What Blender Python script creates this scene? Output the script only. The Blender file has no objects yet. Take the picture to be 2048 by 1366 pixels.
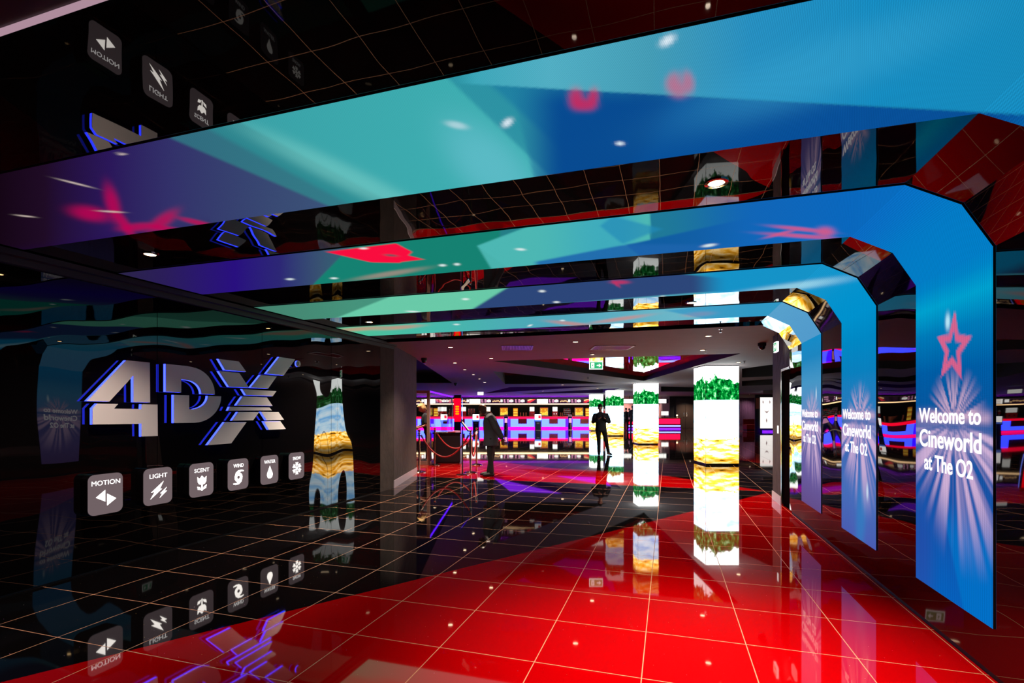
import bpy, bmesh, math, random
import numpy as np
from mathutils import Vector, Matrix
from mathutils.geometry import tessellate_polygon
random.seed(7)
C = bpy.context.scene.collection
SC = bpy.context.scene
PI = math.pi

# ------------------------------------------------------------------ survey of the place (metres)
F, CX, HV, EYE = 1005.0, 1024.0, 822.0, 1.45       # lens in px, horizon row, camera height
TH = math.atan(312 / F)                             # the hall is turned 17 degrees from the foyer
c_, s_ = math.cos(TH), math.sin(TH)
XL, XR = -4.92, 1.655                               # hall walls
ZH, ZF = 2.71, 2.68                                 # hall mirror ceiling, foyer ceiling
def H(X, Y, z=0.0): return Vector((X*c_ + Y*s_, -X*s_ + Y*c_, z))
def at_level(u, v, z=0.0):                          # photo pixel -> point of a level plane
    y = (z-EYE)*F/(HV-v); return ((u-CX)/F*y, y)
def at_depth(u, v, y): return ((u-CX)/F*y, y, EYE+(HV-v)*y/F)
def on_wall(u, v, X):                               # photo pixel -> (Y, z) on a hall wall
    t = (u-CX)/F; Y = X*(c_+t*s_)/(t*c_-s_); zc = -X*s_+Y*c_
    return (Y, EYE+(HV-v)*zc/F)
def px_of(X, Y, z):                                 # hall point -> photo pixel (arrays)
    x = X*c_+Y*s_; y = np.maximum(-X*s_+Y*c_, .3)
    return CX+F*x/y, HV-F*(z-EYE)/y

# ------------------------------------------------------------------ materials
def lin(c):
    out = []
    for v in c[:3]:
        v = v/255.0; out.append(v/12.92 if v <= .04045 else ((v+.055)/1.055)**2.4)
    return tuple(out)+(1,)
def nodes(name):
    m = bpy.data.materials.new(name); m.use_nodes = True
    nt = m.node_tree; b = nt.nodes['Principled BSDF']
    return m, nt, b
def N(nt, t, **kw):
    n = nt.nodes.new(t)
    for k, v in kw.items():
        if k in n.inputs.keys(): n.inputs[k].default_value = v
        else: setattr(n, k, v)
    return n
def pbr(name, col, rough=.5, metal=0, ior=1.5, bump=0, bscale=20, var=0):
    m, nt, b = nodes(name); L = nt.links
    b.inputs['Base Color'].default_value = lin(col)
    b.inputs['Roughness'].default_value = rough; b.inputs['Metallic'].default_value = metal
    b.inputs['IOR'].default_value = ior
    tc = N(nt, 'ShaderNodeTexCoord')
    no = N(nt, 'ShaderNodeTexNoise', Scale=bscale, Detail=4.0); L.new(tc.outputs['Object'], no.inputs['Vector'])
    if var:
        mx = N(nt, 'ShaderNodeMix', data_type='RGBA', blend_type='MULTIPLY')
        mr = N(nt, 'ShaderNodeMapRange'); mr.inputs[3].default_value = 1-var; mr.inputs[4].default_value = 1+var*.5
        L.new(no.outputs['Fac'], mr.inputs[0])
        mx.inputs[0].default_value = 1; mx.inputs[6].default_value = lin(col); L.new(mr.outputs[0], mx.inputs[7])
        L.new(mx.outputs[2], b.inputs['Base Color'])
    if bump:
        bp = N(nt, 'ShaderNodeBump', Strength=1.0, Distance=bump); L.new(no.outputs['Fac'], bp.inputs['Height'])
        L.new(bp.outputs[0], b.inputs['Normal'])
    return m
def emit(name, col, s=1.0, raw=False):
    m, nt, b = nodes(name); nt.nodes.remove(b)
    e = N(nt, 'ShaderNodeEmission'); e.inputs[0].default_value = (tuple(col)+(1,)) if raw else lin(col); e.inputs[1].default_value = s
    nt.links.new(e.outputs[0], nt.nodes['Material Output'].inputs[0]); return m
def black_mirror(name, bump, scale, ior=1.9, rough=.012, tint=(6, 5, 6), sx=1.0, sz=1.0):
    m, nt, b = nodes(name); L = nt.links
    b.inputs['Base Color'].default_value = lin(tint); b.inputs['Roughness'].default_value = rough; b.inputs['IOR'].default_value = ior
    tc = N(nt, 'ShaderNodeTexCoord'); mp = N(nt, 'ShaderNodeMapping'); mp.inputs['Scale'].default_value = (sx, sx, sz)
    no = N(nt, 'ShaderNodeTexNoise', Scale=scale, Detail=1.0); bp = N(nt, 'ShaderNodeBump', Strength=1.0, Distance=bump)
    L.new(tc.outputs['Object'], mp.inputs[0]); L.new(mp.outputs[0], no.inputs['Vector'])
    L.new(no.outputs['Fac'], bp.inputs['Height']); L.new(bp.outputs[0], b.inputs['Normal']); return m

def floor_mat(name, base, spark):
    m, nt, b = nodes(name); L = nt.links
    tc = N(nt, 'ShaderNodeTexCoord'); masks = []
    for vec, off in (((c_, -s_, 0), .1374), ((s_, c_, 0), -2.8117)):
        d = N(nt, 'ShaderNodeVectorMath', operation='DOT_PRODUCT'); d.inputs[1].default_value = vec; L.new(tc.outputs['Object'], d.inputs[0])
        a = N(nt, 'ShaderNodeMath', operation='ADD'); a.inputs[1].default_value = off+.3; L.new(d.outputs['Value'], a.inputs[0])
        q = N(nt, 'ShaderNodeMath', operation='DIVIDE'); q.inputs[1].default_value = .6; L.new(a.outputs[0], q.inputs[0])
        f = N(nt, 'ShaderNodeMath', operation='FRACT'); L.new(q.outputs[0], f.inputs[0])
        s = N(nt, 'ShaderNodeMath', operation='SUBTRACT'); s.inputs[1].default_value = .5; L.new(f.outputs[0], s.inputs[0])
        ab = N(nt, 'ShaderNodeMath', operation='ABSOLUTE'); L.new(s.outputs[0], ab.inputs[0])
        lt = N(nt, 'ShaderNodeMath', operation='LESS_THAN'); lt.inputs[1].default_value = .0027/.6; L.new(ab.outputs[0], lt.inputs[0])
        masks.append(lt)
    mx = N(nt, 'ShaderNodeMath', operation='MAXIMUM'); L.new(masks[0].outputs[0], mx.inputs[0]); L.new(masks[1].outputs[0], mx.inputs[1])
    vo = N(nt, 'ShaderNodeTexVoronoi', Scale=26.0); L.new(tc.outputs['Object'], vo.inputs['Vector'])  # terrazzo flecks, their glint painted as bright base colour
    sep = N(nt, 'ShaderNodeSeparateColor'); L.new(vo.outputs['Color'], sep.inputs[0])
    r = N(nt, 'ShaderNodeMath', operation='MULTIPLY'); r.inputs[1].default_value = .055; L.new(sep.outputs[0], r.inputs[0])
    ls = N(nt, 'ShaderNodeMath', operation='LESS_THAN'); L.new(vo.outputs['Distance'], ls.inputs[0]); L.new(r.outputs[0], ls.inputs[1])
    fl = N(nt, 'ShaderNodeMix', data_type='RGBA'); fl.inputs[6].default_value = lin(base)
    tint = N(nt, 'ShaderNodeMix', data_type='RGBA'); tint.inputs[0].default_value = .5; tint.inputs[6].default_value = lin(spark); L.new(vo.outputs['Color'], tint.inputs[7])
    L.new(tint.outputs[2], fl.inputs[7]); L.new(ls.outputs[0], fl.inputs[0])
    gr = N(nt, 'ShaderNodeMix', data_type='RGBA'); gr.inputs[7].default_value = lin((196, 138, 100))
    L.new(mx.outputs[0], gr.inputs[0]); L.new(fl.outputs[2], gr.inputs[6]); L.new(gr.outputs[2], b.inputs['Base Color'])
    rr = N(nt, 'ShaderNodeMapRange'); rr.inputs[3].default_value = .028; rr.inputs[4].default_value = .6; L.new(mx.outputs[0], rr.inputs[0]); L.new(rr.outputs[0], b.inputs['Roughness'])
    b.inputs['IOR'].default_value = 1.62
    return m

def screen_mat():
    m, nt, b = nodes('led_screen'); nt.nodes.remove(b); L = nt.links
    at = N(nt, 'ShaderNodeAttribute', attribute_name='picture'); tc = N(nt, 'ShaderNodeTexCoord')
    v = None
    for vec in ((c_, -s_, 0), (s_, c_, 0), (0, 0, 1)):
        d = N(nt, 'ShaderNodeVectorMath', operation='DOT_PRODUCT'); d.inputs[1].default_value = tuple(k*1050 for k in vec); L.new(tc.outputs['Object'], d.inputs[0])
        sn = N(nt, 'ShaderNodeMath', operation='SINE'); L.new(d.outputs['Value'], sn.inputs[0])
        if v is None: v = sn
        else:
            a = N(nt, 'ShaderNodeMath', operation='ADD'); L.new(v.outputs[0], a.inputs[0]); L.new(sn.outputs[0], a.inputs[1]); v = a
    mr = N(nt, 'ShaderNodeMapRange'); mr.inputs[1].default_value = -2; mr.inputs[2].default_value = 2; mr.inputs[3].default_value = .8; mr.inputs[4].default_value = 1.2
    L.new(v.outputs[0], mr.inputs[0])
    e = N(nt, 'ShaderNodeEmission'); L.new(at.outputs['Color'], e.inputs[0]); L.new(mr.outputs[0], e.inputs[1])
    L.new(e.outputs[0], nt.nodes['Material Output'].inputs[0]); return m

def nature_mat():
    """picture of the lit columns: foliage over bright sky over desert sand, by height"""
    m, nt, b = nodes('column_picture'); nt.nodes.remove(b); L = nt.links
    tc = N(nt, 'ShaderNodeTexCoord'); se = N(nt, 'ShaderNodeSeparateXYZ'); L.new(tc.outputs['Object'], se.inputs[0])
    ad = N(nt, 'ShaderNodeMath', operation='ADD'); L.new(se.outputs[0], ad.inputs[0]); L.new(se.outputs[1], ad.inputs[1])
    cb = N(nt, 'ShaderNodeCombineXYZ'); L.new(ad.outputs[0], cb.inputs[0]); L.new(se.outputs[2], cb.inputs[1])
    def noise(scale, det=4, sx=1, sy=1, rough=.5):
        mp = N(nt, 'ShaderNodeMapping'); mp.inputs['Scale'].default_value = (sx, sy, 1); L.new(cb.outputs[0], mp.inputs[0])
        n = N(nt, 'ShaderNodeTexNoise', Scale=scale, Detail=float(det), Roughness=rough); L.new(mp.outputs[0], n.inputs['Vector']); return n
    def ramp(src, pts):
        r = N(nt, 'ShaderNodeValToRGB'); L.new(src, r.inputs[0]); el = r.color_ramp.elements
        while len(el) < len(pts): el.new(.5)
        for e_, (p, col) in zip(el, pts): e_.position = p; e_.color = tuple(col)+(1,)
        return r
    def mix(f, a, b_):
        x = N(nt, 'ShaderNodeMix', data_type='RGBA'); L.new(f, x.inputs[0]); L.new(a, x.inputs[6]); L.new(b_, x.inputs[7]); return x.outputs[2]
    def mth(op, a, b_=None):
        x = N(nt, 'ShaderNodeMath', operation=op)
        for i, q in enumerate((a, b_)):
            if q is None: continue
            if isinstance(q, (int, float)): x.inputs[i].default_value = q
            else: L.new(q, x.inputs[i])
        return x.outputs[0]
    z = se.outputs[2]
    leaf = ramp(noise(5.5, 6, 1.5, 1, .68).outputs['Fac'], [(.34, (0, .012, .003)), (.44, (.0, .09, .015)), (.51, (.0, .32, .03)), (.57, (.02, .66, .13)), (.66, (.9, 1.8, 1.0))])
    edge = mth('ADD', z, mth('MULTIPLY', mth('SUBTRACT', noise(2.6, 5, 1, .8, .6).outputs['Fac'], .5), 1.7))
    isleaf = mth('LESS_THAN', edge, 2.28)
    fol = mix(isleaf, ramp(z, [(0, (5.2, 5.4, 5.2)), (1, (5.2, 5.4, 5.2))]).outputs[0], leaf.outputs[0])
    sky = ramp(noise(2.6, 4, .6, 1.4).outputs['Fac'], [(.36, (.25, .62, 1.1)), (.52, (.7, 1.0, 1.2)), (.66, (1.1, 1.15, 1.2))])
    sand = ramp(noise(5, 3, .5, 2.2).outputs['Fac'], [(.33, (.03, .008, .0)), (.39, (.9, .34, .01)), (.48, (1.2, .58, .04)), (.62, (1.5, 1.05, .45))])
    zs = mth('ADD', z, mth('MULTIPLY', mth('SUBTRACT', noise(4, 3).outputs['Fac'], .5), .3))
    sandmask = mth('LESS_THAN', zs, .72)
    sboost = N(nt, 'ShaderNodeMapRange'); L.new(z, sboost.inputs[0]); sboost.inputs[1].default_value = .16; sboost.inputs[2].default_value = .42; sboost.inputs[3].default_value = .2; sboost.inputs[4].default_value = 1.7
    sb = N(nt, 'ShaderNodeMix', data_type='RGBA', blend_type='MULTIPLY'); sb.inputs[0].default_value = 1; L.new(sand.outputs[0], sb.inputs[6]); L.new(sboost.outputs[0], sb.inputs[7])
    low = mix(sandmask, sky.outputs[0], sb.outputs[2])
    full = mix(mth('GREATER_THAN', z, 1.745), low, fol)
    st = N(nt, 'ShaderNodeMapRange'); L.new(mth('GREATER_THAN', z, 1.745), st.inputs[0]); st.inputs[3].default_value = 5.6; st.inputs[4].default_value = 1.05
    e = N(nt, 'ShaderNodeEmission'); L.new(full, e.inputs[0]); L.new(st.outputs[0], e.inputs[1])
    L.new(e.outputs[0], nt.nodes['Material Output'].inputs[0]); return m

def glass_mat():
    m, nt, b = nodes('clear_glass')
    b.inputs['Base Color'].default_value = (1, 1, 1, 1); b.inputs['Roughness'].default_value = 0.0; b.inputs['IOR'].default_value = 1.1
    b.inputs['Transmission Weight'].default_value = 1.0; return m

M = dict(
    floor_black=floor_mat('polished_black_tile', (9, 7, 8), (190, 170, 150)),
    floor_red=floor_mat('polished_red_tile', (158, 0, 3), (255, 150, 140)),
    mirror_wall=black_mirror('wavy_black_mirror', .05, .6, ior=1.7, sx=1.5, sz=.7),
    mirror_right=black_mirror('black_mirror_panel', .014, 1.1, ior=1.8, sx=.9, sz=1.2),
    mirror_ceiling=black_mirror('black_mirror_ceiling', .0014, 2.2, ior=1.66),
    mirror_bright=black_mirror('polished_steel_corner', .004, 1.0, ior=1.62, tint=(6, 5, 6)),
    recess_red_reflection=black_mirror('recess_red_reflection', .002, 1.4, ior=4.0, tint=(190, 4, 8)),  # red tint paints in the reflection of the red floor
    dark=pbr('matt_black', (10, 9, 11), .6), trim=pbr('dark_trim', (38, 32, 36), .45),
    soot=pbr('dark_paint', (16, 13, 17), .8),
    ceil=pbr('grey_ceiling_paint', (128, 118, 120), .75, bump=.002, bscale=3, var=.12),
    plaster=pbr('brown_stucco', (56, 42, 38), .8, bump=.012, bscale=7, var=.6),
    skirting=pbr('pale_skirting', (168, 150, 160), .35),
    led=screen_mat(), nature=nature_mat(), glass=glass_mat(),
    chrome=pbr('polished_chrome', (205, 190, 180), .12, 1), steel=pbr('brushed_steel', (150, 140, 135), .3, 1),
    face=pbr('grey_sign_face', (205, 200, 202), .55), blue_neon=emit('blue_edge_light', (.16, .27, 7.5), 1.0, True),
    violet_neon=emit('violet_neon', (.28, .02, 3.2), 1.6, True),
    boxface=emit('backlit_panel', (112, 97, 100), 1.0), glow=emit('lit_cutout', (1, .93, .86), 4.0, True), glow_text=emit('lit_text', (1, .95, .92), 2.0, True),
    boxside=pbr('gloss_black', (8, 7, 8), .08, 0, 1.7),
    letter=emit('screen_lettering', (1.05, 1.0, 1.05), 1.05, True),
    lamp=emit('warm_lamp', (1, .62, .26), 26.0, True), lamp_far=emit('warm_lamp_far', (1, .72, .45), 9.0, True),
    green=emit('exit_green', (.03, .42, .16), 1.2, True), white=emit('white_light', (1, .98, .92), 1.7, True),
    rope=pbr('red_velvet', (150, 5, 10), .6, bump=.001, bscale=200),
    skin_dark=pbr('dark_skin', (92, 56, 40), .42), skin=pbr('fair_skin', (205, 150, 125), .5),
    hair_dark=pbr('black_hair', (14, 10, 10), .45), hair_blond=pbr('blond_hair', (225, 190, 120), .5),
    jacket=pbr('grey_jacket', (36, 35, 44), .8, bump=.003, bscale=30), navy=pbr('dark_shirt', (20, 20, 30), .8, bump=.002, bscale=30),
    trousers=pbr('black_trousers', (8, 8, 10), .9), shoe=pbr('black_leather', (5, 5, 5), .6),
    shirt=pbr('white_collar', (150, 140, 132), .7), phone=pbr('phone_black', (8, 8, 10), .15),
    red_cloth=pbr('red_cloth', (180, 40, 40), .8), pink_cloth=pbr('pink_cloth', (220, 150, 190), .8),
    amber=emit('amber_light', (1.2, .42, .03), .7, True), yellow=emit('yellow_light', (1.5, .95, .10), .8, True),
    shelf_light=emit('warm_shelf_light', (1.6, 1.0, .5), 3.2, True),
    counter_red=emit('red_counter_glow', (4.0, .01, .12), 1, True), counter_blue=emit('blue_counter_glow', (.34, .58, 18.0), 1.0, True),
    counter_pocket=pbr('red_pocket', (200, 20, 50), .4), magenta=emit('magenta_strip', (6.0, .01, 1.0), 1, True),
    wood=pbr('counter_top_wood', (200, 110, 80), .3), post_violet=emit('violet_post_glow', (.2, .03, 9), 1, True),
    kiosk=pbr('kiosk_navy', (28, 26, 60), .3), red_metal=pbr('red_machine', (190, 15, 25), .3),
    red_panel=emit('red_lit_panel', (1, .0, .006), 5, True), orange=emit('orange_lettering', (1.6, .35, .0), 1.2, True),
    violet_panel=emit('violet_ceiling_panel', (.30, .02, 1.1), 1.2, True), neon_white=emit('blue_white_neon', (.5, .7, 3.0), 1.4, True),
    door=pbr('brown_door', (70, 56, 50), .35), pinkwall=pbr('pink_plaster', (215, 150, 150), .8), greywall=pbr('mauve_plaster', (140, 110, 125), .8),
    corrugated=pbr('violet_cladding', (90, 60, 95), .5), poster_dark=pbr('poster_ink', (60, 50, 55), .8), poster=emit('lit_poster', (1.15, 1.08, 1.02), 1.0, True),
    ink=emit('poster_shading', (.32, .22, .22), 1.0, True),
    eye_white=pbr('eye', (190, 185, 180), .3), lip=pbr('lip', (120, 60, 55), .5),
    food_red=emit('menu_red', (1.2, .05, .08), 1.0, True), food_gold=emit('menu_gold', (1.3, .75, .35), 1.0, True),
    menu_dark=emit('menu_dark', (.06, .02, .05), 1.0, True), menu_pink=emit('menu_pink', (1.2, .5, .8), 1.0, True), cup=pbr('paper_cup', (200, 120, 90), .6),
    menu_white=emit('menu_white', (1, .95, .9), 3.2, True),
)

# ------------------------------------------------------------------ mesh helpers
class MB:
    def __init__(self): self.v = []; self.f = []; self.m = []
    def add(self, vs, fs, mi=0):
        o = len(self.v); self.v += [tuple(p) for p in vs]
        for f in fs: self.f.append([o+i for i in f]); self.m.append(mi)
        return self
    def box(self, x0, x1, y0, y1, z0, z1, mi=0):
        return self.add([(x, y, z) for z in (z0, z1) for y in (y0, y1) for x in (x0, x1)],
                        [(0, 2, 3, 1), (4, 5, 7, 6), (0, 1, 5, 4), (2, 6, 7, 3), (0, 4, 6, 2), (1, 3, 7, 5)], mi)
    def rings(self, rings, mi=0, cap=True):
        n = len(rings[0]); vs = [p for r in rings for p in r]; fs = []
        for k in range(len(rings)-1):
            for i in range(n):
                j = (i+1) % n; fs.append((k*n+i, k*n+j, (k+1)*n+j, (k+1)*n+i))
        if cap: fs.append(tuple(range(n-1, -1, -1))); fs.append(tuple((len(rings)-1)*n+i for i in range(n)))
        return self.add(vs, fs, mi)
    def lathe(self, prof, cx=0, cy=0, n=16, mi=0):
        return self.rings([[(cx+r*math.cos(2*PI*i/n), cy+r*math.sin(2*PI*i/n), z) for i in range(n)] for r, z in prof], mi)
    def tube(self, pts, r, n=8, mi=0, side=None, cap=True):
        pts = [Vector(p) for p in pts]; R = r if isinstance(r, (list, tuple)) else [r]*len(pts); rs = []
        up = Vector(side) if side is not None else None
        for i, p in enumerate(pts):
            t = (pts[min(i+1, len(pts)-1)]-pts[max(i-1, 0)]).normalized()
            a = up if up is not None else (prev if i else (Vector((0, 0, 1)) if abs(t.z) < .9 else Vector((1, 0, 0))))
            a = (a-t*a.dot(t)).normalized(); b = t.cross(a); prev = a
            ra, rb = R[i] if isinstance(R[i], (list, tuple)) else (R[i], R[i])
            rs.append([p+a*ra*math.cos(2*PI*k/n)+b*rb*math.sin(2*PI*k/n) for k in range(n)])
        return self.rings(rs, mi, cap)
    def ball(self, c, r, n=12, mi=0):
        rx, ry, rz = r if isinstance(r, (list, tuple)) else (r, r, r); rs = []
        for k in range(n//2+1):
            a = -PI/2+PI*k/(n//2); q = max(math.cos(a), .02)
            rs.append([(c[0]+rx*q*math.cos(2*PI*i/n), c[1]+ry*q*math.sin(2*PI*i/n), c[2]+rz*math.sin(a)) for i in range(n)])
        return self.rings(rs, mi)
    def prism(self, poly, d0, d1, axis='x', mi=0, mside=None):
        """polygon (a,b) extruded between d0 and d1; axis x: (d,a,b), y: (a,d,b), z: (a,b,d)"""
        def P(a, b, d): return (d, a, b) if axis == 'x' else ((a, d, b) if axis == 'y' else (a, b, d))
        n = len(poly); tri = tessellate_polygon([[Vector((a, b, 0)) for a, b in poly]])
        vs = [P(a, b, d0) for a, b in poly]+[P(a, b, d1) for a, b in poly]
        self.add(vs, [tuple(t) for t in tri]+[tuple(n+i for i in reversed(t)) for t in tri], mi)
        o = len(self.v)-2*n
        for i in range(n):
            j = (i+1) % n; self.f.append([o+i, o+j, o+n+j, o+n+i]); self.m.append(mi if mside is None else mside)
        return self
    def flat(self, outer, z, holes=(), mi=0):
        loops = [[Vector((x, y, 0)) for x, y in outer]]+[[Vector((x, y, 0)) for x, y in h] for h in holes]
        tri = tessellate_polygon(loops); vs = [(p.x, p.y, z) for l in loops for p in l]
        return self.add(vs, [tuple(t) for t in tri], mi)
    def build(self, name, mats, parent=None, smooth=False, world=None):
        me = bpy.data.meshes.new(name)
        vs = self.v if world is None else [tuple(world(*p)) for p in self.v]
        me.from_pydata(vs, [], self.f); me.update()
        for m in (mats if isinstance(mats, (list, tuple)) else [mats]): me.materials.append(m)
        me.polygons.foreach_set('material_index', self.m)
        bm = bmesh.new(); bm.from_mesh(me); bmesh.ops.recalc_face_normals(bm, faces=bm.faces); bm.to_mesh(me); bm.free()
        if smooth:
            me.polygons.foreach_set('use_smooth', [True]*len(me.polygons)); me.set_sharp_from_angle(angle=math.radians(40))
        o = bpy.data.objects.new(name, me); C.objects.link(o)
        if parent: o.parent = parent
        return o
def thing(name, label, cat, loc=(0, 0, 0), rz=0, group=None):
    o = bpy.data.objects.new(name, None); C.objects.link(o); o.location = loc; o.rotation_euler = (0, 0, rz)
    o['label'] = label; o['category'] = cat
    if group: o['group'] = group
    return o
def tag(o, label, cat, group=None):
    o['label'] = label; o['category'] = cat
    if group: o['group'] = group
    return o
def struct(name, mb, m, world=None, label=None, **kw):
    o = mb.build(name, m, None, world=world, **kw); o['kind'] = 'structure'; o['label'] = label or name.replace('_', ' '); return o
def dup(root, loc, rz=None, label=None, group=None):
    r = root.copy(); C.objects.link(r); r.location = loc
    if rz is not None: r.rotation_euler = (0, 0, rz)
    if label: r['label'] = label
    if group: r['group'] = group
    for ch in list(root.children):
        c2 = ch.copy(); C.objects.link(c2); c2.parent = r
        for g in ch.children:
            d = g.copy(); C.objects.link(d); d.parent = c2
    return r
def hall_thing(name, label, cat, X, Y, z, group=None): return thing(name, label, cat, H(X, Y, z), -TH, group)
def baked(o, mods, name=None):
    """evaluate modifiers once and keep the plain mesh"""
    for f in mods: f(o)
    dg = bpy.context.evaluated_depsgraph_get(); dg.update()
    me = bpy.data.meshes.new_from_object(o.evaluated_get(dg)); o.modifiers.clear(); old = o.data; o.data = me
    return o
def text_part(body, name, mat, parent, x0, x1, y0, y1, M4, bold=0.0, depth=.004):
    """lettering fitted to the rectangle x0..x1, y0..y1 of a plane given by matrix M4"""
    cu = bpy.data.curves.new(name, 'FONT'); cu.body = body; cu.size = 1; cu.extrude = 0; cu.offset = bold; cu.resolution_u = 5
    t = bpy.data.objects.new(name, cu); C.objects.link(t)
    dg = bpy.context.evaluated_depsgraph_get(); dg.update()
    me = bpy.data.meshes.new_from_object(t.evaluated_get(dg)); bpy.data.objects.remove(t)
    xs = [v.co.x for v in me.vertices]; ys = [v.co.y for v in me.vertices]
    ax, bx, ay, by = min(xs), max(xs), min(ys), max(ys)
    bm = bmesh.new(); bm.from_mesh(me)
    r = bmesh.ops.extrude_face_region(bm, geom=bm.faces[:])
    for v in r['geom']:
        if isinstance(v, bmesh.types.BMVert): v.co.z += 1.0
    for v in bm.verts:
        p = Vector((x0+(v.co.x-ax)/(bx-ax)*(x1-x0), y0+(v.co.y-ay)/(by-ay)*(y1-y0), depth*v.co.z)); v.co = M4 @ p
    bmesh.ops.recalc_face_normals(bm, faces=bm.faces); bm.to_mesh(me); bm.free()
    me.materials.clear(); me.materials.append(mat)
    o = bpy.data.objects.new(name, me); C.objects.link(o); o.parent = parent; return o
def plane_mat(o, ax, ay):
    ax = Vector(ax); ay = Vector(ay); az = ax.cross(ay); m = Matrix.Identity(4)
    for i in range(3): m[i][0] = ax[i]; m[i][1] = ay[i]; m[i][2] = az[i]; m[i][3] = o[i]
    return m

# ------------------------------------------------------------------ the setting: floor
fp = lambda u, v: at_level(u, v, 0)
h2 = lambda X, Y: tuple(H(X, Y))[:2]
red1 = [h2(-4.97, -.74), h2(1.7, 9.885), h2(1.7, -6), h2(-4.97, -6)]
red2 = [h2(1.72, 10.03), h2(.53, 11.22), h2(-.16, 11.87), h2(-1.01, 12.19), h2(-2.84, 12.5), h2(-8.3, 15.9), h2(-8.3, 10.03)]
red3 = [fp(1300, 894), fp(1389, 906), fp(1545, 930), fp(1700, 930), fp(1640, 885), fp(1300, 884)]
red4 = [fp(1290, 861), fp(1560, 861), fp(1560, 864.5), fp(1290, 864.5)]
fl = MB()
fl.flat([(-16, -9), (22, -9), (22, 47), (-16, 47)], 0, [red1, red2, red3, red4], 0)
for p in (red1, red2, red3, red4): fl.flat(p, 0, (), 1)
struct('floor', fl, [M['floor_black'], M['floor_red']], label='polished black and red tiled floor with pale joints')

# ceilings
hw = lambda x, y, z: H(x, y, z)
b = MB(); b.add([(XL, -6, ZH), (1.255, -6, ZH), (1.255, 7.95, ZH), (XL, 7.95, ZH)], [(0, 1, 2, 3)])
struct('ceiling', b, M['mirror_ceiling'], hw, label='glossy black mirror ceiling of the hall')
b = MB()
prof = [(1.255, ZH), (1.516, 2.568), (XR, 2.325)]
b.add([(X, Y, z) for Y in (-6, 8.006) for X, z in prof], [(0, 1, 4, 3), (1, 2, 5, 4)])
struct('trim_1', b, M['mirror_bright'], hw, label='mirrored chamfer between hall ceiling and right wall')
cl = lambda u, v: at_level(u, v, ZF)
rec = [[cl(985, 722), cl(1288, 761.6), cl(1481, 707)],
       [cl(986, 742.6), cl(1010, 768), cl(1213, 767.2)],
       [cl(968, 786.8), cl(1215, 771.5), cl(1020, 774.2)],
       [cl(1037, 787.5), cl(1205, 785.8), cl(1243, 776)],
       [cl(1484, 737.5), cl(1484, 755), cl(1560, 752), cl(1560, 727)],
       [cl(1484, 762), cl(1484, 772), cl(1580, 768), cl(1580, 756)],
       [cl(1322, 773), cl(1322, 783), cl(1400, 783), cl(1400, 775)]]
outer = [h2(-4.93, 7.95), (-2.27, 9.6), (-2.27, 11.96), (-2.62, 22.1), (-15, 22.1), (-15, 46), (21, 46), (21, 8.31), h2(1.66, 9.22), h2(1.66, 7.95)]
b = MB(); b.flat(outer, ZF, rec)
struct('ceiling_foyer', b, M['ceil'], label='grey plaster ceiling of the foyer')
b = MB(); b.add([(XL, 7.95, ZF), (1.66, 7.95, ZF), (1.66, 7.95, ZH+.02), (XL, 7.95, ZH+.02)], [(0, 1, 2, 3)])
struct('trim_2', b, M['mirror_ceiling'], hw, label='mirror step where mirror ceiling meets foyer ceiling')
for k, r in enumerate(rec):
    dep = .17 if k == 0 else .4
    b = MB(); n = len(r)
    b.add([(x, y, ZF) for x, y in r]+[(x, y, ZF+dep) for x, y in r], [(i, (i+1) % n, n+(i+1) % n, n+i) for i in range(n)], 0)
    b.flat(r, ZF+dep, (), 1)
    o = struct('ceiling_recess', b, [M['soot'], M['recess_red_reflection'] if k < 2 else (M['violet_panel'] if k < 4 else M['soot'])], label='dark sided ceiling recess'+(' with a mirror inside, red reflection painted in' if k < 2 else ''))
b = MB(); b.add([(-15, 8, 3.05), (-2.27, 8, 3.05), (-2.27, 11.96, 3.05), (-2.62, 22.1, 3.05), (-15, 22.1, 3.05)], [(0, 1, 2, 3, 4)])
b.add([(-2.27, 9.6, ZF), (-2.27, 11.96, ZF), (-2.62, 22.1, ZF), (-15, 22.1, ZF), (-2.27, 9.6, 3.05), (-2.27, 11.96, 3.05), (-2.62, 22.1, 3.05), (-15, 22.1, 3.05)], [(0, 1, 5, 4), (1, 2, 6, 5), (2, 3, 7, 6)])
struct('ceiling_side', b, M['soot'], label='dark higher ceiling over the glazed room')

# hall walls
seams = [-6, -4.44, -3.07, -1.70, -.33, 1.04, 2.41, 3.78, 5.15, 6.52, 7.89]
b = MB()
for y0, y1 in zip(seams[:-1], seams[1:]): b.box(XL-.03, XL, y0+.003, y1-.003, .02, 2.66)
struct('wall_left', b, M['mirror_wall'], hw, label='wavy glossy black panelled wall carrying the lit sign')
b = MB(); b.box(XL-.12, XL-.032, -6, 7.9, 0, ZH); struct('wall_left_backing', b, M['dark'], hw)
b = MB(); b.box(XL-.03, XL+.10, -6, 8.3, 2.655, 2.70); b.box(XL-.03, XL+.035, -6, 8.3, 2.60, 2.655); struct('trim_3', b, M['trim'], hw, label='dark trim along the top of the left wall')
b = MB(); b.box(XR, XR+.1, -6, 8.006, .05, 2.325); struct('wall_right', b, M['mirror_right'], hw, label='glossy black mirror wall between the lit columns')
b = MB(); b.box(XR+.03, XR+.1, -6, 8.006, 0, .05); struct('baseboard_right', b, M['dark'], hw)
b = MB(); b.box(XL-.1, XR+.1, -6.1, -6, 0, 2.8); struct('wall_front', b, M['dark'], hw, label='dark wall behind the viewer')
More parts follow.
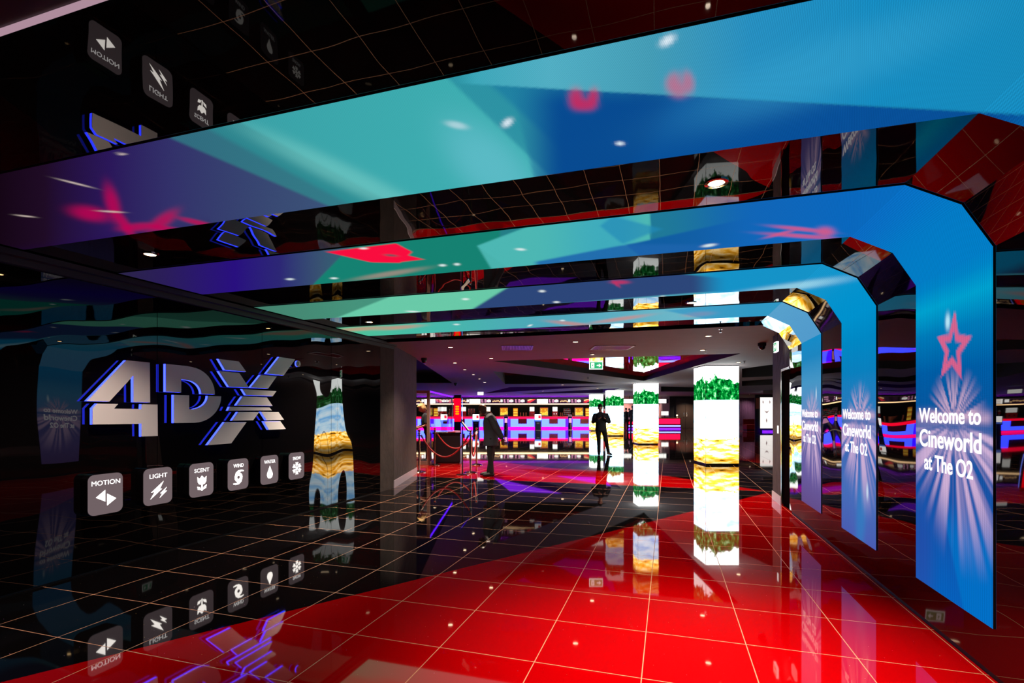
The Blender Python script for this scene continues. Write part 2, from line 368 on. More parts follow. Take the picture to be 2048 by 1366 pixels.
# end piers
b = MB(); b.box(XL-.25, XL, 7.895, 8.35, 0, ZF); struct('wall_pier_left', b, M['plaster'], hw, label='brown stucco pier at the end of the left wall')
b = MB(); b.box(-2.45, -2.224, 9.45, 11.7, 0, ZF); struct('wall_return_left', b, M['plaster'], label='brown stucco return wall')
b = MB(); b.box(-2.224, -2.212, 9.45, 11.7, 0, .14); b.box(-2.45, -2.212, 11.7, 11.712, 0, .14); struct('baseboard_left', b, M['skirting'], label='pale skirting of the stucco return wall')
b = MB()
b.box(XR, XR+.25, 8.55, 9.22, 0, ZF); b.box(XR, XR+.25, 8.006, 8.55, 2.08, ZF)
struct('wall_pier_right', b, M['plaster'], hw, label='brown stucco pier at the end of the right wall')
b = MB(); b.box(XR-.012, XR, 8.55, 9.23, 0, .135); b.box(XR-.012, XR+.25, 9.22, 9.232, 0, .135); struct('baseboard_pier', b, M['skirting'], hw, label='pale skirting of the right pier')
b = MB(); b.box(XR+.24, XR+.26, 8.006, 8.55, 0, 2.1); struct('door_1', b, M['dark'], hw, label='black door recess in the right wall')
b = MB(); b.box(XR-.008, XR+.02, 8.52, 8.55, 0, 2.08); b.box(XR-.008, XR+.1, 8.006, 8.55, 2.05, 2.085); struct('trim_4', b, M['chrome'], hw, label='bright metal frame round the door recess')
o = MB().box(-.004, .004, -.035, .035, -.06, .06).build('door_release', M['white']); o.location = H(XR-.006, 8.78, 1.16); o.rotation_euler.z = -TH
tag(o, 'small white door release plate on the brown right pier', 'switch')
# foyer walls
b = MB(); b.box(-15, 9.2, 45.6, 45.8, 0, ZF); struct('wall_back', b, M['soot'], label='dark wall behind the bar')
b = MB(); b.box(9.2, 13.35, 44.2, 44.4, 0, ZF); struct('wall_back_pink', b, M['pinkwall'], label='pink wall behind the till counter')
b = MB(); b.box(13.3, 22, 42.3, 42.5, 0, ZF); struct('wall_back_right', b, M['soot'], label='dark wall around the double doors')
b = MB(); b.box(-15, -14.8, 8, 46, 0, 3.05); struct('wall_side_left', b, M['soot'])
b = MB(); b.box(20.8, 21, 5, 46, 0, ZF); struct('wall_side_right', b, M['soot'])
b = MB(); b.box(12.7, 13.35, 42.4, 43.0, 0, ZF); struct('wall_pillar', b, M['greywall'], label='mauve square pillar beside the double doors')

# ------------------------------------------------------------------ LED portals
def smooth(x): x = np.clip(x, 0, 1); return x*x*(3-2*x)
def poly_mask(u, v, pts, soft=6):
    """soft mask of a convex polygon in picture units"""
    m = np.ones_like(u); cx = sum(p[0] for p in pts)/len(pts); cy = sum(p[1] for p in pts)/len(pts)
    for i in range(len(pts)):
        x0, y0 = pts[i][:2]; x1, y1 = pts[(i+1) % len(pts)][:2]; sf = pts[i][2] if len(pts[i]) > 2 else soft
        nx, ny = y1-y0, x0-x1; l = math.hypot(nx, ny) or 1; nx /= l; ny /= l
        if (cx-x0)*nx+(cy-y0)*ny < 0: nx, ny = -nx, -ny
        m = m*smooth(((u-x0)*nx+(v-y0)*ny)/sf+.5)
    return m
def over(col, m, c, a=1.0):
    cc = np.array(lin(c)[:3]); return col*(1-(m*a)[:, None])+cc[None]*(m*a)[:, None]
def grad(x, stops):
    xs = [s[0] for s in stops]; cs = np.array([lin(s[1])[:3] for s in stops])
    return np.stack([np.interp(x, xs, cs[:, k]) for k in range(3)], 1)
def blob(u, v, cx, cy, rx, ry, ang=0):
    a = math.radians(ang); x = (u-cx)*math.cos(a)+(v-cy)*math.sin(a); y = -(u-cx)*math.sin(a)+(v-cy)*math.cos(a)
    return np.exp(-((x/rx)**2+(y/ry)**2)**1.5)
def wnoise(x, seed, f): # cheap smooth 1-D noise
    r = np.random.RandomState(seed); s = np.zeros_like(x)
    for k in range(7): s += math.pow(.85, k)*np.sin(x*f*(1+k*.83)+r.rand()*6.28)
    return s/3
def pic1(u, v):
    c = grad(u, [(0, (22, 6, 22)), (90, (32, 12, 38)), (220, (44, 24, 92)), (340, (52, 50, 108)), (600, (60, 80, 120)), (700, (60, 90, 130)), (2048, (60, 90, 130))])
    c = over(c, smooth((v-(500-.16*u))/60+.2)*(u < 420), (34, 0, 84), .55)
    c = over(c, poly_mask(u, v, [(352, 278, 8), (672, 416, 8), (1200, 480), (1100, -80), (352, -60, 3000)], 8), (48, 142, 146))
    c = over(c, poly_mask(u, v, [(430, 262, 14), (790, 455, 14), (1200, 480), (1100, -80), (430, -40, 3000)], 10), (38, 158, 160), .8)
    c = over(c, poly_mask(u, v, [(478, 240, 10), (777, 400, 10), (1500, 600), (1100, -80), (478, -40, 3000)], 10), (70, 186, 190))
    c = over(c, blob(u, v, 700, 355, 230, 24, 26), (120, 210, 204), .55)
    c = over(c, blob(u, v, 980, 330, 120, 60, 45), (110, 200, 216), .55)
    right = poly_mask(u, v, [(895, 152, 10), (1105, 355, 10), (2900, 700), (2900, -400), (895, -200, 6000)], 8)
    c = over(c, right, (18, 116, 152))
    c = over(c, poly_mask(u, v, [(975, 160, 18), (1165, 335, 18), (2900, 700), (2900, -400), (975, -200, 6000)], 8), (14, 112, 164))
    c = over(c, poly_mask(u, v, [(905, 164, 3), (1960, 222, 3), (3900, 330), (2000, 800), (1120, 560), (1020, 165, 90)], 10)*smooth((u-1010)/120), (8, 76, 148))
    c = over(c, poly_mask(u, v, [(1350, 190, 3), (1960, 222, 3), (2000, 500), (1180, 500)], 60), (8, 84, 160), .6)
    up = poly_mask(u, v, [(905, 163, 6), (1960, 221, 6), (3900, 326), (3000, -900), (880, -900)], 8)*smooth((u-900)/60)
    c = c*(1-up[:, None])+grad(u, [(900, (54, 168, 186)), (1100, (84, 178, 200)), (1300, (70, 160, 186)), (1500, (40, 146, 196)), (1750, (22, 142, 196)), (2100, (24, 140, 190)), (2800, (30, 120, 190))])*up[:, None]
    c = over(c, blob(u, v, 1650, 130, 60, 300, 70), (60, 170, 214), .4)
    for a in ((1335, 77, 17, 9, -35), (1015, 242, 12, 7, -40), (1240, 284, 8, 4, 0), (913, 247, 22, 7, 12)): c = over(c, blob(u, v, *a), (225, 240, 250), .95 if a[2] < 20 else .5)
    for a in ((1152, 192, 14, 20, 0), (1186, 192, 10, 20, 10), (1168, 206, 22, 12, 0)): c = over(c, blob(u, v, *a), (206, 40, 92), .8)
    for a in ((1346, 160, 14, 20, 20), (1376, 160, 12, 22, -10), (1358, 176, 18, 16, 0)): c = over(c, blob(u, v, *a), (196, 108, 140), .75)
    for a in ((225, 405, 38, 13, 75), (250, 448, 34, 9, 55), (275, 452, 36, 8, -5), (325, 440, 34, 12, -35), (330, 455, 34, 6, 10), (395, 443, 40, 5, 14), (180, 425, 40, 14, 10)):
        c = over(c, blob(u, v, *a), (196, 0, 84), .75)
    for a in ((150, 364, 36, 1.8, 14), (222, 421, 26, 1.8, 3), (50, 430, 20, 1.6, 6), (243, 305, 9, 2.4, 0)): c = over(c, blob(u, v, *a), (226, 206, 196), .7)  # pale streaks paint in the glints of downlights
    return c
def pic2(u, v):
    c = grad(u, [(220, (44, 38, 70)), (330, (44, 30, 92)), (470, (42, 16, 130)), (560, (46, 40, 120)), (640, (58, 84, 116)), (760, (44, 120, 120)), (900, (40, 130, 130)), (2048, (12, 112, 190))])
    c = over(c, poly_mask(u, v, [(706, 486, 3), (622, 572, 3), (1000, 600), (1000, 400)], 6), (22, 132, 116))
    c = over(c, poly_mask(u, v, [(925, 468, 5), (955, 490, 5), (805, 548, 5), (1300, 600), (1300, 400)], 5), (66, 178, 176))
    c = over(c, poly_mask(u, v, [(955, 490, 5), (770, 560, 5), (1300, 640), (1300, 380, 10), (925, 440)], 6), (80, 188, 184), .9)
    c = over(c, smooth((u-1060)/150)*smooth((1300-u)/60), (58, 170, 196), .7)
    rb = smooth((u-1180)/30)
    c = over(c, poly_mask(u, v, [(1180, 430, 6), (1252, 488, 6), (1085, 525, 20), (1200, 640), (2900, 640), (2900, 300), (1200, 300)], 10), (18, 96, 166))
    c = over(c, poly_mask(u, v, [(1252, 487, 6), (1070, 522, 16), (1150, 640), (1600, 640), (1600, 487)], 10), (30, 102, 176), .9)
    c = over(c, poly_mask(u, v, [(1225, 430, 8), (1325, 456, 8), (1245, 486, 8), (1200, 450)], 8), (34, 140, 186), .7)
    c = c*(1-smooth((u-1320)/200)[:, None])+grad(u, [(1300, (22, 98, 172)), (1500, (18, 104, 188)), (1700, (10, 106, 194)), (1830, (8, 112, 196)), (2100, (8, 118, 196))])*smooth((u-1320)/200)[:, None]
    c = over(c, poly_mask(u, v, [(652, 502), (792, 485), (824, 502), (800, 524), (742, 523)], 3), (255, 14, 64))
    c = over(c, poly_mask(u, v, [(780, 500), (848, 517), (795, 523), (760, 512)], 3), (255, 14, 64))
    c = over(c, blob(u, v, 782, 509, 14, 2.5, 5), (60, 90, 100), .8)
    c = over(c, blob(u, v, 780, 546, 70, 5, -9), (200, 150, 140), .5)
    for a in ((1600, 456, 55, 4, 6), (1600, 470, 70, 4, 4), (1650, 462, 18, 10, 0), (1560, 466, 30, 3, -14)): c = over(c, blob(u, v, *a), (214, 92, 140), .85)
    for a in ((1041, 497, 10, 2.5, 3), (885, 529, 7, 2.5, 0), (914, 527, 6, 2.5, 0), (727, 495, 8, 2, 0), (1418, 489, 14, 3, -8), (668, 555, 7, 2, 0), (580, 557, 8, 2, 0)): c = over(c, blob(u, v, *a), (230, 245, 245), .9)
    return c
def pic3(u, v):
    c = grad(u, [(500, (70, 130, 110)), (700, (72, 150, 126)), (1300, (70, 150, 150)), (1450, (20, 150, 200)), (2048, (10, 140, 200))])
    c = over(c, poly_mask(u, v, [(780, 592, 4), (660, 640, 4), (1100, 660), (1100, 540)], 5), (108, 206, 172))
    sl = poly_mask(u, v, [(1014, 574, 4), (862, 628, 4), (1000, 628.5, 6), (1420, 600, 8), (1500, 560), (1100, 520)], 6)
    c = over(c, sl, (46, 72, 124))
    c = over(c, poly_mask(u, v, [(880, 626, 4), (1400, 583, 4), (1620, 570), (1620, 650), (880, 660)], 5), (86, 176, 196), .85)
    c = over(c, smooth((u-1380)/80), (22, 150, 204))
    c = over(c, blob(u, v, 1600, 570, 150, 8, -8), (170, 225, 240), .7)
    for a in ((1240, 563, 18, 4, 0), (1232, 566, 10, 3, 40)): c = over(c, blob(u, v, *a), (206, 50, 100), .8)
    for a in ((1084, 581, 6, 2.5, 0), (931, 597, 7, 2.2, 0), (826, 622, 14, 1.6, 3), (1113, 603, 6, 2, 0), (1326, 592, 6, 2, 0)): c = over(c, blob(u, v, *a), (235, 245, 245), .9)
    return c
def pic4(u, v):
    c = grad(u, [(650, (86, 200, 150)), (850, (72, 190, 172)), (1100, (80, 168, 190)), (1350, (110, 186, 204)), (1500, (70, 170, 205)), (1700, (60, 160, 210))])
    for a in ((720, 657, 60, 4, -4), (800, 654, 45, 4, -5), (1140, 646, 45, 4, 6), (1240, 637, 60, 4, -8), (1400, 627, 30, 5, -4)): c = over(c, blob(u, v, *a), (226, 130, 110), .6)
    c = over(c, poly_mask(u, v, [(1330, 620, 5), (1440, 643, 5), (1600, 640), (1600, 590)], 5), (40, 150, 200), .7)
    for a in ((913, 648, 6, 1.6, 0), (1060, 650, 5, 1.6, -20), (1125, 640, 5, 1.6, 0)): c = over(c, blob(u, v, *a), (235, 245, 245), .9)
    return c
def pic0(u, v): return grad(u, [(0, (30, 4, 8)), (3000, (30, 4, 8))])
def wall_pic(kind, Yn, W_, Y, z):
    w = (Y-Yn)/W_            # 0 near edge .. 1 far edge
    if kind in (1, 2):
        c = grad(z, [(.2, (4, 98, 190)), (.6, (14, 88, 176)), (1.0, (24, 82, 164)), (1.4, (8, 84, 156)), (1.7, (0, 92, 164)), (1.95, (0, 122, 184)), (2.12, (0, 160, 206)), (2.25, (0, 132, 198)), (2.4, (4, 118, 196)), (2.8, (10, 110, 192))])
        c = over(c, smooth((.55-w+(z-.7)*.5)/.05)*smooth((.95-z)/.3), (0, 116, 200), .7)
        c = over(c, smooth((w-.6)/.3)*smooth((1.0-z)/.5), (44, 66, 160), .5)
    elif kind == 3:
        c = grad(z, [(.2, (74, 88, 176)), (.7, (70, 110, 186)), (1.2, (60, 104, 180)), (1.5, (40, 122, 188)), (1.8, (10, 128, 190)), (2.1, (0, 136, 196)), (2.35, (0, 146, 206)), (2.8, (6, 150, 208))])
        c = over(c, blob(w*100, z*100, 40, 50, 14, 40, 10), (40, 130, 196), .6)
    else:
        c = grad(z, [(.2, (98, 74, 132)), (.7, (106, 92, 160)), (1.2, (92, 100, 166)), (1.5, (92, 142, 196)), (1.8, (70, 150, 198)), (2.1, (30, 134, 192)), (2.35, (20, 140, 200)), (2.8, (120, 176, 214))])
    # light rays bursting from behind the words
    yc = .44; dy = (w-yc)*W_; dz = z-1.385; th = np.arctan2(dz, dy); r = np.hypot(dy, dz)
    down = smooth(-dz/.05); up_ = smooth(dz/.03)
    ray = smooth(wnoise(th, 5+kind, 9)*1.1+.5)
    fd = smooth((.95-r)/.6)*smooth((.80+.25*np.cos(th*3)-r)/.5+.5)*down*smooth((r-.03)/.06)
    fu = smooth((.36-r)/.24)*up_*smooth((th+.05)/.3)
    cen = np.exp(-(r/.22)**2)
    c = over(c, np.clip(ray*fd*.95, 0, 1), (214, 180, 216), .95)
    c = over(c, np.clip(ray*fu+np.exp(-((z-1.41)/.035)**2)*.75*smooth((.5-abs(w-.5))/.1+.3), 0, 1), (214, 176, 204), .85)
    c = over(c, np.exp(-((z-1.348)/.018)**2), (4, 84, 158), .8)
    c = over(c, np.exp(-((z-1.27)/.07)**2)*np.exp(-((w-.5)/.5)**4), (190, 168, 208), .45)
    if kind in (1, 2):   # pink star outline drifting above the words
        Yc, zc = .395*W_/.87, 1.83; a = (w*W_-Yc)/.215; b_ = (z-zc)/.24
        th2 = np.arctan2(b_, -a)+.12; rr = np.hypot(a, b_)
        per = 2*PI/5; q = np.abs(((th2-PI/2+per/2) % per)-per/2)/(per/2)
        ph = q*per/2; A_ = per/2; edge = .95*.42*math.sin(A_)/(.95*np.sin(ph)+.42*np.sin(A_-ph)); mask = smooth((edge-rr)/.1+.5)*smooth((rr-edge*.5)/.1+.5)
        c = over(c, np.clip(mask, 0, 1), (222, 96, 136), .9)
        c = over(c, blob(w*100, z*100, 52, 200, 3, 5, 0), (190, 235, 250), .95)
    if kind in (3, 4): c = over(c, blob(w*100, z*100, 22, 75 if kind == 3 else 165, 2.5, 7, 0), (210, 235, 250), .8)
    return c
def led_strip(name, kind, profile, Yn, Yf, parent, Loc, colour):
    """a lit strip following profile [(X,z)...] between Yn and Yf; one vertex every couple of centimetres"""
    step = .014 if kind in (1, 2) else .02
    X0, z0 = profile[0]; X1, z1 = profile[-1]; L_ = math.hypot(X1-X0, z1-z0); n = max(2, int(L_/step)); m = max(2, int((Yf-Yn)/step))
    t = np.linspace(0, 1, n+1); yy = np.linspace(Yn, Yf, m+1); T, Y = np.meshgrid(t, yy, indexing='ij')
    X = X0+(X1-X0)*T; Z = z0+(z1-z0)*T; nx, nz = (z1-z0)/L_, -(X1-X0)/L_
    if nx > 0 or (abs(nx) < 1e-6 and nz > 0): nx, nz = -nx, -nz
    Xs, Zs, Ys = X.ravel(), Z.ravel(), Y.ravel()
    col = colour(Xs, Ys, Zs)
    vs = [tuple(H(a+nx*.007-Loc[0], b-Loc[1], d+nz*.007-Loc[2])) for a, b, d in zip(Xs, Ys, Zs)]
    # parts are written in the hall frame of their root, so undo the turn
    vs = [(a+nx*.007-Loc[0], b-Loc[1], d+nz*.007-Loc[2]) for a, b, d in zip(Xs, Ys, Zs)]
    fs = [(i*(m+1)+j, (i+1)*(m+1)+j, (i+1)*(m+1)+j+1, i*(m+1)+j+1) for i in range(n) for j in range(m)]
    me = bpy.data.meshes.new(name); me.from_pydata(vs, [], fs); me.update()
    at = me.color_attributes.new('picture', 'FLOAT_COLOR', 'POINT')
    at.data.foreach_set('color', np.concatenate([np.clip(col, 0, 4), np.ones((len(col), 1))], 1).astype(np.float32).ravel())
    # a shallow dark housing behind the lit face
    mb = MB(); pr = [(X0, z0), (X1, z1)]
    mb.add([(X_+nx*o_-Loc[0], y-Loc[1], z_+nz*o_-Loc[2]) for o_ in (0, .006) for X_, z_ in pr for y in (Yn, Yf)],
           [(0, 1, 3, 2), (4, 6, 7, 5), (0, 4, 5, 1), (2, 3, 7, 6), (0, 2, 6, 4), (1, 5, 7, 3)])
    me.materials.append(M['led']); o = bpy.data.objects.new(name, me); C.objects.link(o); o.parent = parent
    mb.build('screen_housing', M['dark'], o)
    return o
pics = {0: pic0, 1: pic1, 2: pic2, 3: pic3, 4: pic4}
ords = {1: 'wide nearest overhead lit arch, cyan and blue with a violet left end', 2: 'second lit arch with a red shape overhead and a pink star on its column',
        3: 'third lit arch, green to slate blue overhead, slim column with welcome words', 4: 'farthest lit arch with pale teal overhead band and narrow lilac column'}
for k in range(1, 5):
    Yn = 3.306+1.57*(k-2); Yf = Yn+.868; Loc = (XR, (Yn+Yf)/2, .292)
    root = hall_thing('light_portal', ords[k], 'screen', *Loc, group='lit screen arches over the hall')
    pf = pics[k]
    led_strip('ceiling_screen', k, [(-4.78, ZH), (1.255, ZH)], Yn, Yf, root, Loc, lambda X, Y, Z: pf(*px_of(X, Y, Z)))
    wt = lambda Y, z: wall_pic(k, Yn, .868, Y, z)
    def corner(X, Y, Z, a=0, b_=1):
        f = smooth((X-1.255)/(XR-1.255)); ca = pf(*px_of(X, Y, Z)); cb = wt(Y, np.full_like(Y, 2.33))
        cc = ca*(1-f[:, None])+cb*f[:, None]
        if k == 4: cc = over(cc, np.ones_like(Y), (104, 164, 206), .6)
        return cc
    led_strip('corner_screen', k, [prof[0], prof[1]], Yn, Yf, root, Loc, corner)
    led_strip('corner_screen', k, [prof[1], prof[2]], Yn, Yf, root, Loc, corner)
    led_strip('wall_screen', k, [(XR, .292), (XR, 2.325)], Yn, Yf, root, Loc, lambda X, Y, Z: wt(Y, Z))
    ws = root.children[-1]
    pm = plane_mat((-.018, Yf-Loc[1], -Loc[2]), (0, -1, 0), (0, 0, 1))
    for body, x0, x1, z0, z1 in (('Welcome to', .075, .785, 1.372, 1.470), ('Cineworld', .085, .790, 1.212, 1.330), ('at The O2', .150, .710, 1.062, 1.168)):
        text_part(body, 'lettering', M['letter'], ws, x0, x1, z0, z1, pm, bold=.02, depth=.002)
# dark arch end at the very top left edge
root = hall_thing('dark_portal', 'unlit dark red overhead panel with a pale metal edge, sheen painted as glow, nearest the viewer', 'panel', XL, .6, ZH)
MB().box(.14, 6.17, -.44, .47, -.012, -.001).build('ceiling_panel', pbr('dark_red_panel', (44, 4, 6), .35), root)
MB().box(.14, 6.17, .47, .487, -.02, -.001).build('metal_edge_glow', emit('painted_edge_sheen', (.42, .26, .33), 1, True), root)  # metal trim; its bright reflection is imitated by emission

# ------------------------------------------------------------------ sign letters on the left wall
FX = XL+.067
def P_(pts, ox, oy, sc): return [on_wall(ox+a/sc, oy+b_/sc, FX) for a, b_ in pts]
r3 = lambda pts: P_(pts, 150, 700, 6.83); r4 = lambda pts: P_(pts, 400, 700, 6.83); r0 = lambda pts: P_(pts, 140, 680, 3.595)
def arc(cx, cy, rx, ry, a0, a1, n=10): return [(cx+rx*math.cos(math.radians(a0+(a1-a0)*i/n)), cy-ry*math.sin(math.radians(a0+(a1-a0)*i/n))) for i in range(n+1)]
glyphs = [('figure four, its lower half shifted right', [
    r3([(700, 140), (1022, 172), (1027, 717), (800, 714), (798, 350), (470, 705), (165, 698)]),
    r3([(305, 732), (590, 737), (535, 800), (905, 806), (910, 742), (1128, 745), (1130, 1175), (910, 1182), (908, 1008), (240, 1018), (240, 800)])]),
    ('capital letter D cut and shifted in the middle', [
    r0([(690, 172)]+[(840, 187)]+arc(845, 392, 197, 200, 80, 0)+[(945, 388)]+arc(830, 388, 115, 100, 0, 88)+[(800, 283), (800, 378), (690, 372)]),
    r0([(748, 395), (857, 398), (857, 497)]+[(885, 498)]+arc(880, 402, 112, 93, -80, 0)+[(1087, 405)]+arc(890, 405, 197, 190, 0, -88)+[(748, 597)])]),
    ('letter X sliced into horizontal bars', [r4(p) for p in (
    [(255, 122), (532, 157), (632, 298), (345, 275)], [(258, 288), (538, 315), (668, 515), (400, 505)], [(1085, 95), (1300, 128), (1143, 348), (905, 325)],
    [(830, 340), (1048, 362), (930, 528), (690, 515)], [(580, 535), (1045, 562), (993, 632), (632, 618)], [(583, 635), (915, 648), (993, 765), (497, 758)],
    [(410, 775), (950, 785), (983, 825), (385, 828)], [(520, 848), (808, 848), (727, 960), (440, 965)], [(835, 845), (1073, 848), (1147, 952), (910, 960)],
    [(340, 985), (637, 985), (428, 1275), (105, 1300)], [(872, 975), (1098, 972), (1173, 1080), (940, 1090)])])]
for lab, pieces in glyphs:
    ys = [p[0] for q in pieces for p in q]; zs = [p[1] for q in pieces for p in q]; yc, zc = sum(ys)/len(ys), min(zs)
    root = hall_thing('sign_letter', 'large grey blue-edged '+lab, 'sign letter', XL, yc, zc)
    for q in pieces:
        loc = [(a-yc, b_-zc) for a, b_ in q]
        fpn = MB().prism(loc, .062, .067, 'x').build('face_panel', M['face'], root)
        MB().prism(loc, .032, .0615, 'x', 0, 1).build('edge_light', [M['dark'], M['blue_neon']], fpn)
        my = sum(p[0] for p in loc)/len(loc); mz = sum(p[1] for p in loc)/len(loc)
        if lab.startswith('fig') and q is pieces[0]: my, mz = .1, mz+.1
        if lab.startswith('cap'): my = min(p[0] for p in loc)+.06
        MB().box(0, .033, my-.012, my+.012, mz-.012, mz+.012).build('stand_off', M['dark'], fpn)
root = hall_thing('registered_mark', 'tiny round registered symbol at the top right of the letter X', 'sign', XL, on_wall(597, 727.5, FX)[0], on_wall(597, 727.5, FX)[1])
MB().prism([(.042*math.cos(i*PI/10), .042*math.sin(i*PI/10)) for i in range(20)], .056, .067, 'x').build('disc', M['face'], root)
MB().prism([(.042*math.cos(i*PI/10), .042*math.sin(i*PI/10)) for i in range(20)], .04, .0558, 'x', 0, 1).build('edge_light', [M['dark'], M['blue_neon']], root)
MB().box(0, .041, -.008, .008, -.008, .008).build('stand_off', M['dark'], root)
text_part('R', 'lettering', M['dark'], root, -.016, .018, -.022, .022, plane_mat((.0672, 0, 0), (0, 1, 0), (0, 0, 1)), .02, .001)
rg = MB()
for k in range(20):
    a0, a1 = k*PI/10, (k+1)*PI/10
    rg.prism([(.030*math.cos(a0), .030*math.sin(a0)), (.034*math.cos(a0), .034*math.sin(a0)), (.034*math.cos(a1), .034*math.sin(a1)), (.030*math.cos(a1), .030*math.sin(a1))], .0671, .0682, 'x')
rg.build('ring', M['dark'], root)

# effect boxes
def rrect(w, h, r, n=5):
    out = []
    for cx, cy, a in ((w/2-r, h/2-r, 0), (-w/2+r, h/2-r, 90), (-w/2+r, -h/2+r, 180), (w/2-r, -h/2+r, 270)):
        for i in range(n+1):
            t = math.radians(a+90*i/n); out.append((cx+r*math.cos(t), cy+r*math.sin(t)))
    return out
def icon(kind):
    P = []
    if kind == 'MOTION': P = [[(-.085, -.022), (-.008, .036), (-.008, -.068)], [(.008, .0), (.085, -.052), (.008, -.106)]]
    if kind == 'LIGHT': P = [[(.052, .044), (.012, -.03), (.036, -.03), (-.082, -.12), (-.038, -.052), (-.075, -.055)], [(.085, -.02), (.062, -.055), (.088, -.057), (.012, -.118), (.04, -.075), (.018, -.074)]]
    if kind == 'SCENT':
        P = [[(-.055, .034), (-.03, .012), (0, .044), (.03, .012), (.055, .034), (.052, -.02), (.035, -.045), (.007, -.054), (.007, -.118), (-.007, -.118), (-.007, -.054), (-.035, -.045), (-.052, -.02)],
             [(-.01, -.11), (-.05, -.103), (-.056, -.07), (-.025, -.078)], [(.01, -.11), (.05, -.095), (.058, -.058), (.022, -.078)]]
    if kind == 'WIND':
        for k in range(16):
            a0, a1 = k*PI/8, (k+1)*PI/8
            P.append([(.02*math.cos(a0), -.035+.02*math.sin(a0)), (.056*math.cos(a0), -.035+.056*math.sin(a0)), (.056*math.cos(a1), -.035+.056*math.sin(a1)), (.02*math.cos(a1), -.035+.02*math.sin(a1))])
        P.append([(-.053, -.02), (-.04, .02), (-.005, .046), (.04, .05), (.075, .04), (.075, .03), (.03, .03), (-.01, .005)])
        P.append([(.053, -.05), (.04, -.09), (.005, -.116), (-.04, -.12), (-.075, -.11), (-.075, -.1), (-.03, -.1), (.01, -.075)])
    if kind == 'WATER': P = [[(0, .05), (.022, 0), (.043, -.04), (.047, -.065), (.038, -.093), (.018, -.108), (-.018, -.108), (-.038, -.093), (-.047, -.065), (-.043, -.04), (-.022, 0)]]
    if kind == 'SNOW':
        def rot(pts, a): return [(x*math.cos(a)-y*math.sin(a), -.035+x*math.sin(a)+y*math.cos(a)) for x, y in pts]
        for k in range(6):
            a = k*PI/3+PI/6
            P.append(rot([(0, -.006), (.078, -.006), (.078, .006), (0, .006)], a))
            for q in (.03, .052):
                for sg in (1, -1): P.append(rot([(q, 0), (q+.024, sg*.026), (q+.032, sg*.018), (q+.013, 0)], a))
    return P
desc = {'MOTION': 'two white opposed triangles', 'LIGHT': 'two white lightning bolts', 'SCENT': 'a white tulip', 'WIND': 'a white cyclone swirl', 'WATER': 'a white water drop', 'SNOW': 'a white snowflake'}
for k, kd in enumerate(('MOTION', 'LIGHT', 'SCENT', 'WIND', 'WATER', 'SNOW')):
    Y = 3.236+.4866*k; z = .705
    root = hall_thing('sign_box', 'rounded glowing wall box showing '+desc[kd], 'sign', XL, Y, z, 'effect boxes under the big letters')
    MB().prism(rrect(.30, .37, .055), .005, .083, 'x').build('housing', M['boxside'], root)
    f = MB().prism(rrect(.29, .36, .052), .0835, .09, 'x').build('face_panel', M['boxface'], root)
    ic = MB()
    for p in icon(kd): ic.prism(p, .0905, .093, 'x')
    ic.build('icon', M['glow'], f)
    wd = {'MOTION': .24, 'LIGHT': .18, 'SCENT': .18, 'WIND': .145, 'WATER': .185, 'SNOW': .15}[kd]
    text_part(kd, 'lettering', M['glow_text'], f, -wd/2, wd/2, .082, .124, plane_mat((.0905, 0, 0), (0, 1, 0), (0, 0, 1)), 0.0, .0025)

# ------------------------------------------------------------------ ceiling fittings
def downlight(x, y, z, label, group, r=.045, far=False):
    root = thing('downlight', label, 'ceiling light', (x, y, z), 0, group)
    MB().lathe([(r+.018, 0), (r+.018, -.006), (r, -.008), (r-.004, -.002)], n=16).build('rim', M['chrome'] if not far else M['trim'], root)
    MB().lathe([(r-.005, -.003), (r-.005, -.0055)], n=12).build('lamp', M['lamp_far'] if far else M['lamp'], root)
    return root
def spot(x, y, z, power, size=95, blend=.9, col=(1, .80, .62), rad=.04):
    l = bpy.data.lights.new('lamp_beam', 'SPOT'); l.energy = power; l.spot_size = math.radians(size); l.spot_blend = blend; l.color = col; l.shadow_soft_size = rad
    o = bpy.data.objects.new('lamp_beam', l); C.objects.link(o); o.location = (x, y, z-.03); return o
hl = [(.255, 2.98, 1000, 'overhead spot between first and second arch, above the red floor'), (-3.97, 2.99, 240, 'overhead spot by the wall sign, between first and second arch'),
      (.255, 6.19, 170, 'overhead spot between third and fourth arch, right side'), (-4.03, 6.19, 700, 'overhead spot between third and fourth arch, by the left wall'),
      (-3.97, -.15, 520, 'overhead spot behind the viewer, by the left wall'), (.255, -.15, 60, 'overhead spot behind the viewer, right side')]
for X, Y, p, lb in hl:
    w = H(X, Y); downlight(w.x, w.y, ZH, lb, 'hall downlights'); spot(w.x, w.y, ZH, p, {1000: 86, 240: 112, 700: 118, 520: 92}.get(p, 84), 1.0)
fd = [(901, 694.4, 50), (909.7, 725.6, 50), (929.6, 739, 50), (982.3, 716.6, 60), (946.8, 749, 40), (959, 757.6, 30), (969.5, 764.3, 0),
      (1151, 683.4, 60), (1184.3, 708.8, 60), (1416.7, 671.7, 60), (1405, 700, 60), (1477, 724.5, 30), (1013, 789, 0), (1195, 777, 0), (1125, 769.5, 0), (1086, 782, 0)]
fdn = ['nearest the brown pier', 'second in the line beside the left room', 'third in the line beside the left room', 'alone before the small ceiling recess', 'fourth in the line beside the left room', 'fifth in the line beside the left room', 'last in the line beside the left room',
       'between the two air grilles', 'beside the green exit sign', 'above the aisle nearest the right pier', 'just left of the nearest picture column', 'right of the nearest picture column', 'far back before the menu screens, left', 'far back before the menu screens, right', 'beyond the long thin recess', 'far back before the menu screens, centre']
